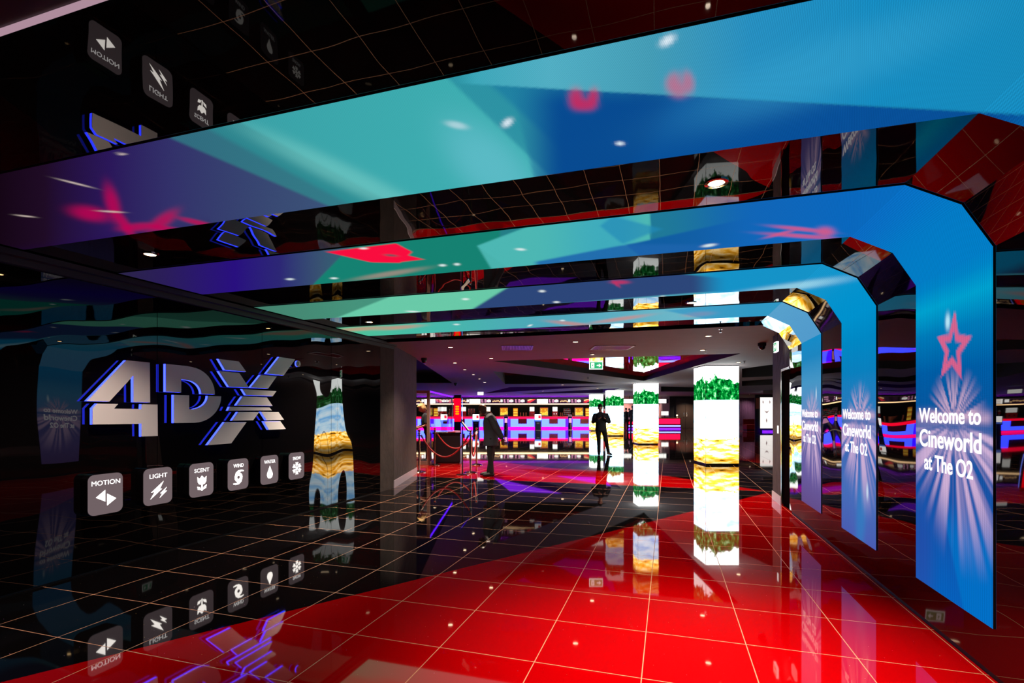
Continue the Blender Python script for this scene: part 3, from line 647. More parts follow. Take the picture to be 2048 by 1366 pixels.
for (u, v, p), nm in zip(fd, fdn):
    x, y = at_level(u, v, ZF); downlight(x, y, ZF, 'small foyer ceiling spot '+nm, 'foyer downlights', .05 if y < 20 else .07, far=True)
    if p: spot(x, y, ZF, p*8, 110, 1.0)
# air grilles
def grille(u0, v0, u1, v1, label):
    x0, y0 = at_level(u0, v0, ZF); x1, y1 = at_level(u1, v1, ZF)
    root = thing('air_grille', label, 'vent', ((x0+x1)/2, (y0+y1)/2, ZF), 0, 'ceiling air grilles'); w, d = (x1-x0)/2, abs(y1-y0)/2
    f = MB(); f.box(-w, w, -d, -d+.03, -.012, 0); f.box(-w, w, d-.03, d, -.012, 0); f.box(-w, -w+.03, -d, d, -.012, 0); f.box(w-.03, w, -d, d, -.012, 0); f.build('frame', M['skirting'], root)
    MB().box(-w, w, -d, d, -.002, 0).build('backing', M['dark'], root)
    n = 18
    s = MB()
    for k in range(n):
        x = -w+.05+(2*w-.1)*k/(n-1); s.add([(x-.012, -d+.03, -.002), (x+.006, -d+.03, -.013), (x+.006, d-.03, -.013), (x-.012, d-.03, -.002)], [(0, 1, 2, 3)])
    s.build('slats', M['skirting'], root)
grille(1003, 690.5, 1064, 699.5, 'violet-lit slotted air grille, the left of two')
grille(1190, 690.5, 1255, 699, 'pale slotted air grille, the right of two')
def dome(u, v, label):
    x, y = at_level(u, v, ZF); root = thing('dome_camera', label, 'security camera', (x, y, ZF), 0, 'dome cameras')
    MB().lathe([(.07, 0), (.07, -.05), (.06, -.06)], n=16).build('base', M['dark'], root)
    MB().lathe([(.055, -.058), (.055, -.08), (.042, -.108), (.02, -.122), (.004, -.125)], n=16).build('dome', M['boxside'], root, smooth=True)
dome(848, 716, 'black dome camera by the brown left pier'); dome(1524, 686, 'black dome camera by the brown right pier'); dome(911, 766, 'small black dome camera beside the red pillar')
for u, v, lb in ((1411, 700.5, 'tiny sprinkler beside the nearest picture column light'), (1441, 658, 'tiny sprinkler near the mirror ceiling edge'), (1182, 705, 'tiny sprinkler near the exit sign'), (864, 726.5, 'tiny sprinkler by the left dome camera'), (1489, 722, 'tiny sprinkler right of the nearest picture column'), (1177, 755, 'smoke detector beyond the big triangular recess')):
    x, y = at_level(u, v, ZF); root = thing('sprinkler', lb, 'sprinkler', (x, y, ZF), 0, 'sprinklers and detectors')
    big = 'smoke' in lb
    MB().lathe([(.03 if not big else .06, 0), (.03 if not big else .06, -.008)], n=12).build('rose', M['steel'], root)
    MB().lathe([(.008, -.008), (.008, -.05), (.022, -.052), (.022, -.056)] if not big else [(.05, -.008), (.035, -.05), (.03, -.055)], n=12).build('head', M['steel'] if not big else M['skirting'], root)
# exit signs
def exit_sign(x, y, z, w, h, label, kind=0, rz=0, drop=None):
    root = thing('exit_sign', label, 'exit sign', (x, y, z), rz)
    MB().box(-w/2, w/2, -.015, .015, -h/2, h/2).build('housing', M['white'], root)
    for s in (-1, 1): MB().box(s*w*.4-.004, s*w*.4+.004, -.004, .004, h/2, (ZF-z) if drop is None else drop).build('hanger', M['steel'], root)
    if kind == 0:
        MB().box(-w/2+.012, w/2-.012, -.018, -.0155, -h/2+.014, h/2-.014).build('green_panel', M['green'], root)
        p = MB(); p.box(-w*.36, -w*.14, -.0205, -.0182, -h*.32, h*.32); p.build('door_symbol', M['white'], root)
        r = MB(); r.prism([(-.03+a*.9-.047, b_*.9) for a, b_ in ((-.012, -.04), (0, -.012), (.012, -.035), (.02, -.035), (.008, 0), (.02, .012), (.012, .02), (-.002, .022), (-.018, .01), (-.014, .0))], -.0222, -.0207, 'y'); r.ball((-w*.24, -.0215, .034), (.008, .001, .008), 8); r.build('running_figure', M['green'], root)
        MB().prism([(w*.05, -.012), (w*.22, -.012), (w*.2, -.045), (w*.38, 0), (w*.2, .045), (w*.22, .012), (w*.05, .012)], -.0205, -.0182, 'y').build('arrow', M['white'], root)
    return root
exit_sign((1192-CX)/F*11.56, 11.56, 2.497, .31, .18, 'green hanging exit sign with a white arrow pointing right')
exit_sign((961-CX)/F*28.7, 28.7, 2.45, .34, .18, 'small white hanging sign far back before the bar', 1)
w = H(XR-.12, 8.3, 2.40); exit_sign(w.x, w.y, w.z, .22, .15, 'green exit sign fixed over the right doorway', 0, -TH-PI/2)

# ------------------------------------------------------------------ picture columns
cols = [(5.61, 13.4, 'nearest picture column, the largest, by the right aisle'), (5.885, 21.7, 'second picture column, left of the nearest one'),
        (6.02, 29.1, 'third picture column, right of the standing man'), (6.18, 36.5, 'farthest picture column, behind the standing man')]
proto = None
for k, (x, y, lb) in enumerate(cols):
    if proto is None:
        proto = root = thing('picture_column', lb, 'lit column', (x, y+.44, 0), 0, 'columns wrapped in nature pictures')
        MB().box(-.425, .425, -.425, .425, 0, .05).build('plinth', M['dark'], root)
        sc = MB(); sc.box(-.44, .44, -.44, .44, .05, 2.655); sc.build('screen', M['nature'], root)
        MB().box(-.445, .445, -.445, .445, 2.655, 2.675).build('top_trim', M['dark'], root)
        for s in (-1, 1): MB().box(s*.4425-.0035, s*.4425+.0035, -.446, -.439, .05, 2.655).build('corner_bead', M['steel'], root)
    else: dup(proto, (x, y+.44, 0), 0, lb, 'columns wrapped in nature pictures')

# ------------------------------------------------------------------ bar
pxm = F/41.3
top = MB().box(-9.0, 6.62, 41.22, 42.25, .98, 1.03).build('bar_worktop', M['wood']); tag(top, 'long warm lit worktop running along the whole bar', 'worktop')
u0 = None
names = ['behind the glazed room', 'beside the red pillar', 'behind the grey jacketed man', 'left of the central kiosk', 'right of the central kiosk', 'beside the farthest picture column']
for k, cu in enumerate((859, 921, 983, 1045, 1107, 1169)):
    x = (cu-CX)/pxm; lb = 'red and pale blue lit bar counter unit, '+names[k]
    if u0 is None:
        u0 = root = thing('bar_counter', lb, 'bar counter', (x, 41.3, 0), 0, 'bar counter units')
        MB().box(-1.27, 1.27, .02, .8, .06, .98).build('body', M['counter_pocket'], root)
        MB().box(-1.27, 1.27, -.02, .02, .80, .975).build('upper_band', M['counter_red'], root)
        MB().box(-1.27, 1.27, -.02, .02, 0, .12).build('plinth', M['magenta'], root)
        for s in (-1, 1): MB().box(min(s*.98, s*.36), max(s*.98, s*.36), -.015, .02, .15, .80).build('blue_panel', M['counter_blue'], root)
        MB().box(-.359, .359, -.015, .02, .15, .40).build('blue_panel', M['counter_blue'], root)
        MB().box(-.35, .35, -.03, -.001, .42, .80).build('pocket', M['counter_pocket'], root)
        for s in (-1, 1): MB().box(min(s*1.27, s*.98), max(s*1.27, s*.98), -.018, .02, .13, .80).build('post', M['post_violet'], root)
    else: dup(u0, (x, 41.3, 0), 0, lb)
# header with menu screens
b = MB().box(-9.2, 6.7, 41.2, 41.9, 2.50, ZF-.002).build('bar_canopy', M['corrugated']); tag(b, 'violet-lit canopy over the row of menu screens', 'canopy')
b = MB().box(-9.2, 6.7, 41.15, 41.5, 1.99, 2.06).build('shelf_light', M['shelf_light']); tag(b, 'long warm light strip under the menu screens', 'light strip')
def menu(kind):
    parts = []
    r = thing('menu_screen', '', 'menu screen', (0, 0, 0), 0)
    MB().box(-.44, .44, 0, .06, -.185, .185).build('display', {0: M['menu_white'], 1: M['menu_dark'], 2: M['menu_dark'], 3: M['menu_dark']}[kind], r)
    rng = random.Random(kind)
    if kind == 0:
        t = MB()
        for i in range(5): t.box(-.38, -.38+rng.uniform(.3, .7), -.004, -.001, -.15+i*.065, -.13+i*.065)
        t.build('menu_lines', M['food_gold'], r)
    if kind == 1:
        t = MB()
        for i in range(3):
            for j in range(3): t.box(-.40+i*.27, -.22+i*.27-rng.uniform(0, .08), -.004, -.001, -.13+j*.1, -.07+j*.1)
        t.build('menu_lines', M['menu_pink'], r); MB().box(.05, .38, -.006, -.0045, -.1, .06).build('picture', M['white'], r)
    if kind == 2:
        t = MB(); t.prism([(-.36, -.12), (-.1, -.16), (.2, .02), (.36, .14), (.2, .16), (-.1, .06)], -.004, -.001, 'y'); t.build('picture', M['food_red'], r)
        MB().prism([(-.3, -.02), (-.05, .04), (.2, .15), (.0, .16), (-.3, .08)], -.007, -.0045, 'y').build('bun', M['food_gold'], r)
    if kind == 3:
        t = MB()
        for i in range(6): t.ball((-.36+i*.11, -.003, rng.uniform(-.08, .04)), (.06, .002, .06), 8)
        t.build('picture', M['food_gold'], r)
        MB().box(.26, .42, -.006, -.001, -.1, .1).build('price_lines', M['menu_white'], r)
    return r
protos = [menu(k) for k in range(4)]
seq = [1, 3, 0, 1, 2, 3, 0, 1, 3, 1, 1, 2, 0, 1, 3, 1, 2]
used = set(); n = 17
mnames = ['plain white with gold lines', 'dark with pink lines and a white picture', 'dark with a red hot food picture', 'dark with golden food pictures']
for k in range(n):
    x = -8.6+k*.925; q = seq[k]; lb = 'menu screen '+mnames[q]+', %s from left' % ['first', 'second', 'third', 'fourth', 'fifth', 'sixth', 'seventh', 'eighth', 'ninth', 'tenth', 'eleventh', 'twelfth', 'thirteenth', 'fourteenth', 'fifteenth', 'sixteenth', 'seventeenth'][k]
    if q not in used: used.add(q); r = protos[q]; r.location = (x, 41.25, 2.285); r['label'] = lb; r['group'] = 'menu screens above the bar'
    else: dup(protos[q], (x, 41.25, 2.285), 0, lb, 'menu screens above the bar')
# machines on the back counter
b = MB().box(-9.2, 6.6, 43.0, 43.7, 0, .98).build('back_counter', M['trim']); tag(b, 'dark back counter behind the bar carrying the machines', 'counter')
def slush():
    r = thing('slush_machine', '', 'drink machine', (0, 0, 0))
    MB().box(-.22, .22, -.2, .2, 0, .42).build('body', M['red_metal'], r); MB().box(-.19, .19, -.19, .19, .45, .82).build('light_head', M['white'], r)
    MB().box(-.16, .16, -.16, .16, .42, .45).build('neck', M['steel'], r)
    for s in (-1, 1): MB().box(s*.1-.02, s*.1+.02, -.25, -.2, .18, .28).build('tap', M['chrome'], r)
    MB().box(-.18, .18, -.3, -.2, 0, .03).build('drip_tray', M['steel'], r)
    return r
def popcorn():
    r = thing('popcorn_warmer', '', 'popcorn machine', (0, 0, 0))
    MB().box(-.36, .36, -.25, .25, 0, .1).build('base', M['steel'], r); MB().box(-.34, .34, -.23, .23, .72, .78).build('roof', M['red_metal'], r)
    MB().box(-.33, .33, .19, .22, .1, .72).build('back_panel', M['amber'], r)
    g = MB(); rng = random.Random(3)
    for i in range(40): g.ball((rng.uniform(-.3, .3), rng.uniform(-.18, .15), .13+rng.uniform(0, .5)*rng.random()), rng.uniform(.04, .07), 6)
    o = g.build('popcorn', M['yellow'], r); o['kind'] = 'stuff'
    for sx in (-1, 1):
        for sy in (-1, 1): MB().box(sx*.33-.012, sx*.33+.012, sy*.22-.012, sy*.22+.012, .1, .72).build('corner_post', M['steel'], r)
    return r
def tower():
    r = thing('snack_cabinet', '', 'display cabinet', (0, 0, 0))
    MB().box(-.2, .2, .15, .18, 0, .72).build('back_panel', M['amber'], r)
    for i in range(4): MB().box(-.2, .2, -.18, .15, i*.23, .02+i*.23).build('shelf', M['wood'], r)
    for s in (-1, 1): MB().box(s*.2-.01, s*.2+.01, -.18, .18, 0, .72).build('side_panel', M['red_metal'], r)
    for i in range(3):
        q = MB()
        for j in range(4): q.box(-.17+j*.09, -.10+j*.09, -.1, .05, .02+i*.23, .15+i*.23)
        q.build('packets', M['yellow'], r)
    return r
def cups():
    r = thing('cup_stack', '', 'cups', (0, 0, 0))
    for i in range(4): MB().lathe([(.03, i*.07), (.045, i*.07+.12), (.048, i*.07+.125)], n=10).build('cup', M['cup'], r)
    return r
def dispenser():
    r = thing('drink_fridge', '', 'bottle display', (0, 0, 0))
    MB().box(-.3, .3, .08, .3, 0, .7).build('body', M['kiosk'], r)
    for j in range(4):
        for i in range(5):
            bt = MB().lathe([(.04, 0), (.04, .1), (.015, .14), (.015, .16)], n=8).build('bottle', M['steel'] if (i+j) % 2 else M['red_metal'], r); bt.location = (-.24+i*.12, -.02, .02+j*.17)
    for j in range(4): MB().box(-.3, .3, -.08, .08, j*.17, .015+j*.17).build('shelf', M['steel'], r)
    return r
def place(fn, us, labels, y=43.3, z=.98, group=None):
    p = None
    for u, lb in zip(us, labels):
        x = (u-CX)/F*y
        if p is None: p = fn(); p.location = (x, y, z); p['label'] = lb; p['group'] = group
        else: dup(p, (x, y, z), 0, lb, group)
place(slush, (888, 927, 976, 1064, 1110), ['red drink machine seen through the left glass door', 'red drink machine just right of the red pillar', "red drink machine behind the grey jacketed man's head", 'red drink machine left of the central kiosk', 'red drink machine right of the central kiosk'], group='red drink machines with white light heads')
place(popcorn, (1008, 1088, 1158), ['yellow popcorn warmer above the left round dispenser', 'yellow popcorn warmer just right of the central kiosk', 'yellow popcorn warmer near the right end of the bar'], group='popcorn warmers')
place(tower, (1031, 1175, 872), ['amber lit snack cabinet left of the dark cup stacks', 'amber lit snack cabinet at the right end of the bar', 'amber lit snack cabinet seen through the left glass door'], group='snack cabinets')
place(cups, (1041, 1047, 1052, 1121, 1124.5, 961, 1146), ['cup stack right of the left snack cabinet', 'cup stack in the middle of three by the centre', 'cup stack nearest the central red machine', 'cup stack left of the right kiosk dispenser', 'cup stack between machine and popcorn warmer', 'cup stack left of the grey jacketed man', 'cup stack beside the right popcorn warmer'], group='paper cup stacks')
place(dispenser, (943, 905, 1134), ['bottle display between red pillar and first red machine', 'bottle display behind the glass door', 'bottle display right of the centre of the bar'], group='bottle displays')
# self service kiosks
def kiosk():
    r = thing('order_kiosk', '', 'kiosk', (0, 0, 0))
    MB().prism(rrect(.5, .3, .05), 0, .03, 'z').build('foot', M['steel'], r)
    MB().prism(rrect(.46, .16, .04), .03, .62, 'z').build('pedestal', M['kiosk'], r)
    h = MB().prism(rrect(.54, .13, .03), .62, 1.26, 'z').build('screen_case', M['kiosk'], r)
    MB().box(-.24, .24, -.072, -.0655, .68, 1.20).build('display', M['menu_white'], h)
    MB().box(-.24, .24, -.076, -.0725, .68, .80).build('picture', emit('kiosk_blue', (.15, .3, 1.2), 1, True), h)
    MB().box(.02, .2, -.076, -.0725, .9, 1.12).build('picture', M['food_red'], h)
    MB().box(-.1, .1, -.1, -.08, .5, .58).build('card_reader', M['steel'], r)
    return r
place(kiosk, (1076, 952, 888), ['tall navy order kiosk with lit screen at the centre of the bar', 'tall navy order kiosk just left of the grey jacketed man', 'tall navy order kiosk seen behind the glass door'], y=37.5, z=0, group='order kiosks')
def totem():
    r = thing('queue_totem', '', 'display stand', (0, 0, 0))
    MB().prism(rrect(.46, .4, .08), 0, .03, 'z').build('foot', M['steel'], r)
    MB().lathe([(.16, .03), (.17, .3), (.15, .5), (.17, .95), (.2, 1.0)], n=20).build('drum', M['kiosk'], r, smooth=True)
    for i in range(5):
        bt = MB().lathe([(.035, 0), (.035, .12), (.014, .17), (.014, .2)], n=8).build('bottle', M['red_metal'] if i % 2 else M['skirting'], r); bt.location = (-.1+i*.05, -.02+.03*(i % 2), 1.0)
    MB().box(-.1, .1, -.19, -.17, .55, .9).build('poster', M['menu_pink'], r)
    return r
place(totem, (1012, 1140), ['round dark display stand left of the central kiosk', 'round dark display stand right of the central kiosk'], y=38.5, z=0, group='round display stands')
# red pillar with neon
x0, y0, _ = at_depth(908, 800, 36.0); root = thing('red_pillar', 'red lit advertising pillar with orange lettering left of the bar', 'pillar', (x0+.23, 36.2, 0))
MB().box(-.23, .26, -.2, .2, 0, .68).build('lower_body', M['kiosk'], root); MB().box(-.23, .26, -.2, .2, .68, 2.60).build('upper_body', M['soot'], root)
MB().box(-.21, .24, -.215, -.2005, .70, 2.34).build('lit_panel', M['red_panel'], root); MB().box(-.245, -.2305, -.2, .2, .9, 2.3).build('lit_panel', M['red_panel'], root)
for i, zz in enumerate((1.25, 1.42, 1.59, 1.76)):
    t = MB(); t.prism(rrect(.26, .12, .05), -.222, -.2155, 'y'); o = t.build('emblem', M['orange'], root); o.location.z = zz
MB().lathe([(.018, .8), (.018, 2.34)], cx=.36, cy=-.2, n=10).build('neon_tube', M['neon_white'], root)
MB().box(.26, .37, -.205, -.19, .82, .86).build('tube_clip', M['steel'], root); MB().box(.26, .37, -.205, -.19, 2.28, 2.32).build('tube_clip', M['steel'], root)

# ------------------------------------------------------------------ right side of the foyer
root = thing('till_counter', 'red till counter with blue neon base beside the double doors', 'counter', (11.55, 40.6, 0))
MB().box(-2.3, 1.95, -.35, .35, .10, .84).build('body', M['counter_pocket'], root); MB().box(-2.35, 2.0, -.4, .4, .84, .9).build('worktop', M['wood'], root)
MB().box(-2.28, 1.9, -.36, -.3505, .42, .82).build('front_panel', M['counter_red'], root); MB().box(-2.3, 1.95, -.37, -.3505, .2, .3).build('neon_strip', M['neon_white'], root)
MB().box(-2.3, 1.95, -.33, .33, 0, .10).build('plinth', M['violet_neon'], root)
MB().box(-2.36, -2.3005, -.38, .35, 0, .84).build('end_panel', pbr('orange_end', (230, 90, 50), .5), root)
root = thing('till', 'white till screen on the right counter', 'till', (12.35, 40.6, .9))
MB().box(-.25, .25, -.12, .12, 0, .05).build('base', M['dark'], root); MB().box(-.03, .03, -.03, .03, .05, .2).build('stem', M['dark'], root); MB().box(-.28, .28, -.03, .03, .2, .52).build('display', M['white'], root)
root = thing('till_lamp', 'small warm lamp at the end of the right counter', 'lamp', (13.3, 40.5, .9))
MB().lathe([(.06, 0), (.02, .03), (.02, .14)], n=12).build('stem', M['steel'], root); MB().ball((0, 0, .2), .07, 10).build('shade', M['shelf_light'], root)
for x, lb in ((9.75, 'wide white menu screen over the left of the till counter'), (12.15, 'white screen with dark side over the till counter')):
    root = thing('wall_screen', lb, 'screen', (x, 41.6, 2.27)); MB().box(-.62, .62, 0, .06, -.17, .17).build('display', M['white'], root); MB().box(-.6, .6, .06, .3, -.2, -.1).build('bracket', M['dark'], root)
    MB().box(-.02, .02, .15, .19, .0, ZF-2.27).build('hanger', M['dark'], root); MB().box(.62, .8, -.02, .3, -.17, .17).build('side_case', M['kiosk'], root)
xa = at_depth(1354, 0, 42.2)[0]; xb = at_depth(1387, 0, 42.2)[0]
root = thing('double_door', 'brown double doors with two steel pull handles', 'door', ((xa+xb)/2, 42.24, 0)); hw_ = (xb-xa)/2
for s in (-1, 1):
    d = MB().box(min(s*.01, s*hw_), max(s*.01, s*hw_), -.03, .03, .01, 2.0).build('door_leaf', M['door'], root)
    MB().tube([(s*.12, -.03, .95), (s*.12, -.09, .97), (s*.12, -.09, 1.33), (s*.12, -.03, 1.35)], .018, 8).build('pull_handle', M['chrome'], d)
fr = MB(); fr.box(-hw_-.1, -hw_-.002, -.05, .04, 0, 2.5); fr.box(hw_+.002, hw_+.1, -.05, .04, 0, 2.5); fr.box(-hw_, hw_, -.05, .04, 2.01, 2.5); fr.build('frame', M['trim'], root)
# cladding, bench, poster
x0 = at_depth(1478, 0, 38)[0]; x1 = at_depth(1512, 0, 38)[0]; b = MB(); n = 15
for k in range(n): b.prism([(x0+(x1-x0)*(k+.1)/n, 38.0), (x0+(x1-x0)*(k+.35)/n, 37.92), (x0+(x1-x0)*(k+.65)/n, 37.92), (x0+(x1-x0)*(k+.9)/n, 38.0)], .5, 2.45, 'z')
b.box(x0-.6, x1+.05, 38.0, 38.08, 0, 2.5); struct('wall_cladding', b, M['corrugated'], label='violet ribbed wall cladding right of the nearest picture column')
b = MB(); b.box(15, 21, 37.6, 38.4, 2.45, ZF); b.box(15, 21, 30, 30.3, 2.5, ZF); struct('ceiling_beam', b, M['ceil'])
root = thing('bench', 'dark red upholstered bench under the ribbed cladding', 'bench', ((x0+x1)/2, 36.9, 0))
MB().box(-.7, .8, -.3, .3, 0, .12).build('plinth', M['kiosk'], root); MB().box(-.72, .82, -.32, .32, .12, .45).build('seat', pbr('maroon_leather', (110, 14, 24), .4), root); MB().box(-.72, .82, .2, .32, .45, .85).build('backrest', pbr('maroon_back', (96, 12, 20), .4), root)
px0 = at_depth(1521, 0, 35)[0]; px1 = at_depth(1547, 0, 35)[0]
root = thing('poster_lightbox', 'tall white lit poster with grey creature markings at the far right', 'poster', ((px0+px1)/2, 35.0, 0)); w2 = (px1-px0)/2
MB().box(-w2-.35, w2+.1, .05, .12, 0, 2.6).build('case', M['dark'], root); MB().box(-w2, w2, 0, .0495, .24, 2.4).build('poster', M['poster'], root)
for a, z0, z1, w_ in ((-.27, 1.95, 2.2, .045), (.2, 1.95, 2.2, .045), (-.03, .62, .95, .05)):
    MB().prism([(a-w_*.3, z1), (a+w_, (z0+z1)/2), (a, z0), (a-w_, (z0+z1)/2)], -.004, -.0005, 'y').build('marking', M['ink'], root)
MB().prism([(-.17, 1.5), (-.1, 1.42), (.05, 1.42), (.12, 1.5), (.08, 1.38), (-.02, 1.3), (-.12, 1.38)], -.004, -.0005, 'y').build('marking', M['ink'], root)
MB().box(-w2-.3, -w2-.06, .03, .0495, 1.6, 2.35).build('small_picture', pbr('dim_poster', (150, 80, 60), .6), root)
for i in range(2): MB().box(-w2+.1+i*.4, -w2+.4+i*.4, -.3, -.05, .02, .09).build('floor_light', M['violet_neon'], root)

# ------------------------------------------------------------------ glazed room at left
GX = -2.22
root = thing('glass_door', 'clear glass door with bronze frame beside the stucco pier', 'glass door', (GX, 13.6, 0))
bronze = pbr('bronze_frame', (150, 118, 104), .45, .2)
MB().box(-.08, 0, -.04, .04, 0, 2.0).build('post', bronze, root); MB().box(-1.6, -.0805, -.04, .04, 1.93, 2.0).build('top_rail', bronze, root)
MB().box(-1.6, -.0805, -.04, .04, .0, .1).build('bottom_rail', bronze, root); MB().box(-1.6, -.081, -.006, .006, .101, 1.929).build('glass_pane', M['glass'], root)
MB().box(-1.68, -1.6005, -.04, .04, 0, 2.0).build('post', bronze, root)
root = thing('glass_screen', 'long clear glass screen with violet lit header running back from the door', 'glass partition', (GX, 16.2, 0))
MB().box(-.03, .0, -2.55, 2.5, 1.96, 2.0).build('header', M['violet_neon'], root); MB().box(-.03, 0, -2.55, 2.5, 0, .06).build('bottom_rail', bronze, root)
MB().box(-.018, -.008, -2.55, 2.44, .061, 1.959).build('glass_pane', M['glass'], root); MB().box(-.07, 0, 2.5, 2.57, 0, 2.0).build('post', M['steel'], root)
root = thing('ticket_desk', 'black box ticket desk behind the red ropes', 'desk', (-1.78, 14.1, 0))
MB().box(-.36, .34, -.25, .25, .0, .05).build('plinth', M['trim'], root); MB().box(-.38, .36, -.28, .28, .05, .82).build('body', pbr('desk_black', (16, 15, 20), .35), root); MB().box(-.41, .39, -.31, .31, .8205, .86).build('top', M['boxside'], root)
for i, (dx, dy) in enumerate(((-.15, -.1), (.1, -.12), (.22, .05))):
    o = MB().box(-.1, .1, -.07, .07, 0, .012+.01*i).build('leaflet_pile', [M['shirt'], M['red_cloth'], M['pink_cloth']][i]); o.location = (-1.78+dx, 14.1+dy, .86)
    tag(o, ['white', 'red', 'pink'][i]+' leaflet pile on the black ticket desk', 'leaflets')
w = (-2.75, 13.95); downlight(w[0], w[1], 3.05, 'added ceiling spot inside the glazed room above the blond person', 'foyer downlights', .05, True); spot(w[0], w[1], 3.05, 420, 100, 1.0)  # spot added to brighten the person behind the glass
# stanchions
posts = [(-2.19, 11.86, 'at the foot of the stucco pier'), (-2.06, 13.4, 'in front of the ticket desk'), (-.97, 11.75, 'nearest the grey jacketed man'), (-.95, 13.45, 'behind the sign stand')]
pp = None
for x, y, lb in posts:
    if pp is None:
        pp = r = thing('rope_post', 'chrome rope post '+lb, 'barrier post', (x, y, 0), 0, 'chrome rope posts')
        MB().lathe([(.16, 0), (.16, .012), (.12, .03), (.03, .05)], n=24).build('base', M['chrome'], r, smooth=True)
        MB().lathe([(.024, .045), (.024, .93)], n=14).build('pole', M['chrome'], r, smooth=True)
        MB().lathe([(.034, .90), (.034, .93), (.02, .95), (.036, .975), (.036, .995), (.015, 1.01)], n=14).build('finial', M['chrome'], r, smooth=True)
        rg = MB(); rg.lathe([(.026, .86), (.04, .862), (.04, .885), (.026, .887)], n=14); rg.build('collar', M['chrome'], r)
    else: dup(pp, (x, y, 0), 0, 'chrome rope post '+lb)
def rope(a, b_, sag, label):
    A = Vector((a[0], a[1], .87)); B = Vector((b_[0], b_[1], .87)); d = (B-A); dn = d.normalized(); A = A+dn*.05; B = B-dn*.05
    pts = [A.lerp(B, t/20)-Vector((0, 0, sag*(1-(2*t/20-1)**2))) for t in range(21)]
    root = thing('barrier_rope', label, 'rope', tuple(A.lerp(B, .5)-Vector((0, 0, sag))), 0, 'red barrier ropes'); off = A.lerp(B, .5)-Vector((0, 0, sag))
    MB().tube([p-off for p in pts], .018, 10).build('cord', M['rope'], root, smooth=True)
    for p, q in ((pts[0], pts[1]), (pts[-1], pts[-2])): MB().tube([p-off-(q-p)*.15, p-off+(q-p)*.6], .026, 10).build('end_cap', M['chrome'], root, smooth=True)
rope(posts[0], posts[2], .50, 'red rope sagging between the pier post and the nearest post')
rope(posts[1], posts[3], .42, 'red rope sagging in front of the ticket desk')
rope(posts[2], posts[3], .55, 'red rope running back behind the sign stand')
root = thing('sign_stand', 'slim pole stand with a tilted pale notice board', 'sign stand', (-1.12, 11.38, 0))
MB().lathe([(.15, 0), (.15, .012), (.03, .03)], n=24).build('base', M['chrome'], root, smooth=True); MB().lathe([(.014, .02), (.014, 1.12)], n=12).build('pole', M['dark'], root)
bd = MB(); bd.box(-.011, .011, -.15, .15, -.14, .14); o = bd.build('board', M['boxside'], root); o.location = (.06, 0, 1.10); o.rotation_euler = (0, math.radians(-38), 0)
f = MB().box(.0115, .014, -.135, .135, -.125, .125).build('notice', M['shirt'], o)
# ------------------------------------------------------------------ people
def fuse(mb, name, mat, parent, voxel=.010, sm=6):
    o = mb.build(name, mat, parent)
    md = o.modifiers.new('r', 'REMESH'); md.mode = 'VOXEL'; md.voxel_size = voxel; md.use_smooth_shade = True
    s = o.modifiers.new('s', 'SMOOTH'); s.iterations = sm; s.factor = .5
    par = o.parent; o.parent = None
    baked(o, []); o.parent = par
    if not o.data.materials: o.data.materials.append(mat)
    return o
def hand(mb, wrist, d, palm_n, side, curl=.5, s=1.0):
    """palm and five fingers: wrist point, pointing direction d, palm normal, side (+1/-1) where the thumb sits"""
    d = Vector(d).normalized(); n = Vector(palm_n); n = (n-d*n.dot(d)).normalized(); a = d.cross(n).normalized()*side; w = Vector(wrist)
    mb.tube([w, w+d*.03*s, w+d*.075*s, w+d*.092*s], [(.016*s, .026*s), (.016*s, .036*s), (.015*s, .042*s), (.011*s, .038*s)], 10, side=n)
    for i, (o_, L) in enumerate(((.030, .07), (.010, .08), (-.010, .074), (-.029, .058))):
        p = w+d*.082*s+a*o_*s; pts = [p]; dd = d.copy()
        for k in range(3):
            dd = (dd+n*curl*(.55+.1*i)).normalized(); p = p+dd*L*s*(.45, .32, .23)[k]; pts.append(p)
        mb.tube(pts, [.0095*s, .0090*s, .0082*s, .0066*s], 8)
    p = w+d*.022*s+a*.028*s; dd = (d*.6+a*.7+n*.35).normalized(); q = p+dd*.04*s; e = q+(dd+d*.8+n*curl).normalized()*.034*s
    mb.tube([w+d*.012*s, p, q, e], [.013*s, .013*s, .010*s, .007*s], 8)
def head(mb, c, tilt, turn=0, s=1.0):
    """skull, jaw, nose, ears; face towards -Y before turning"""
    R = Matrix.Translation(Vector(c)) @ Matrix.Rotation(turn, 4, 'Z') @ Matrix.Rotation(tilt, 4, 'X'); st = len(mb.v)
    mb.ball((0, .012, .025), (.077*s, .096*s, .098*s), 16); mb.ball((0, -.022, -.045), (.056*s, .066*s, .07*s), 14); mb.ball((0, -.055, -.088), (.026, .024, .022), 10)
    mb.tube([(0, -.078, .018), (0, -.096, -.012), (0, -.110, -.034), (0, -.088, -.042)], [.009, .012, .016, .011], 8)
    for sx in (-1, 1): mb.ball((sx*.079, .012, -.012), (.010, .020, .032), 8); mb.ball((sx*.030, -.076, .028), (.022, .012, .007), 8)
    mb.ball((0, -.084, -.064), (.022, .011, .008), 8)
    for i in range(st, len(mb.v)): mb.v[i] = tuple(R @ Vector(mb.v[i]))
    return R
def limb(mb, pts, rs, n=12): mb.tube(pts, rs, n)
def torso(mb, rows, n=20):
    """rows: (x, y, z, half width, half depth)"""
    mb.rings([[(x+w*math.copysign(abs(math.cos(t))**.85, math.cos(t)), y+d*math.copysign(abs(math.sin(t))**.85, math.sin(t)), z) for t in [2*PI*i/n for i in range(n)]] for x, y, z, w, d in rows])
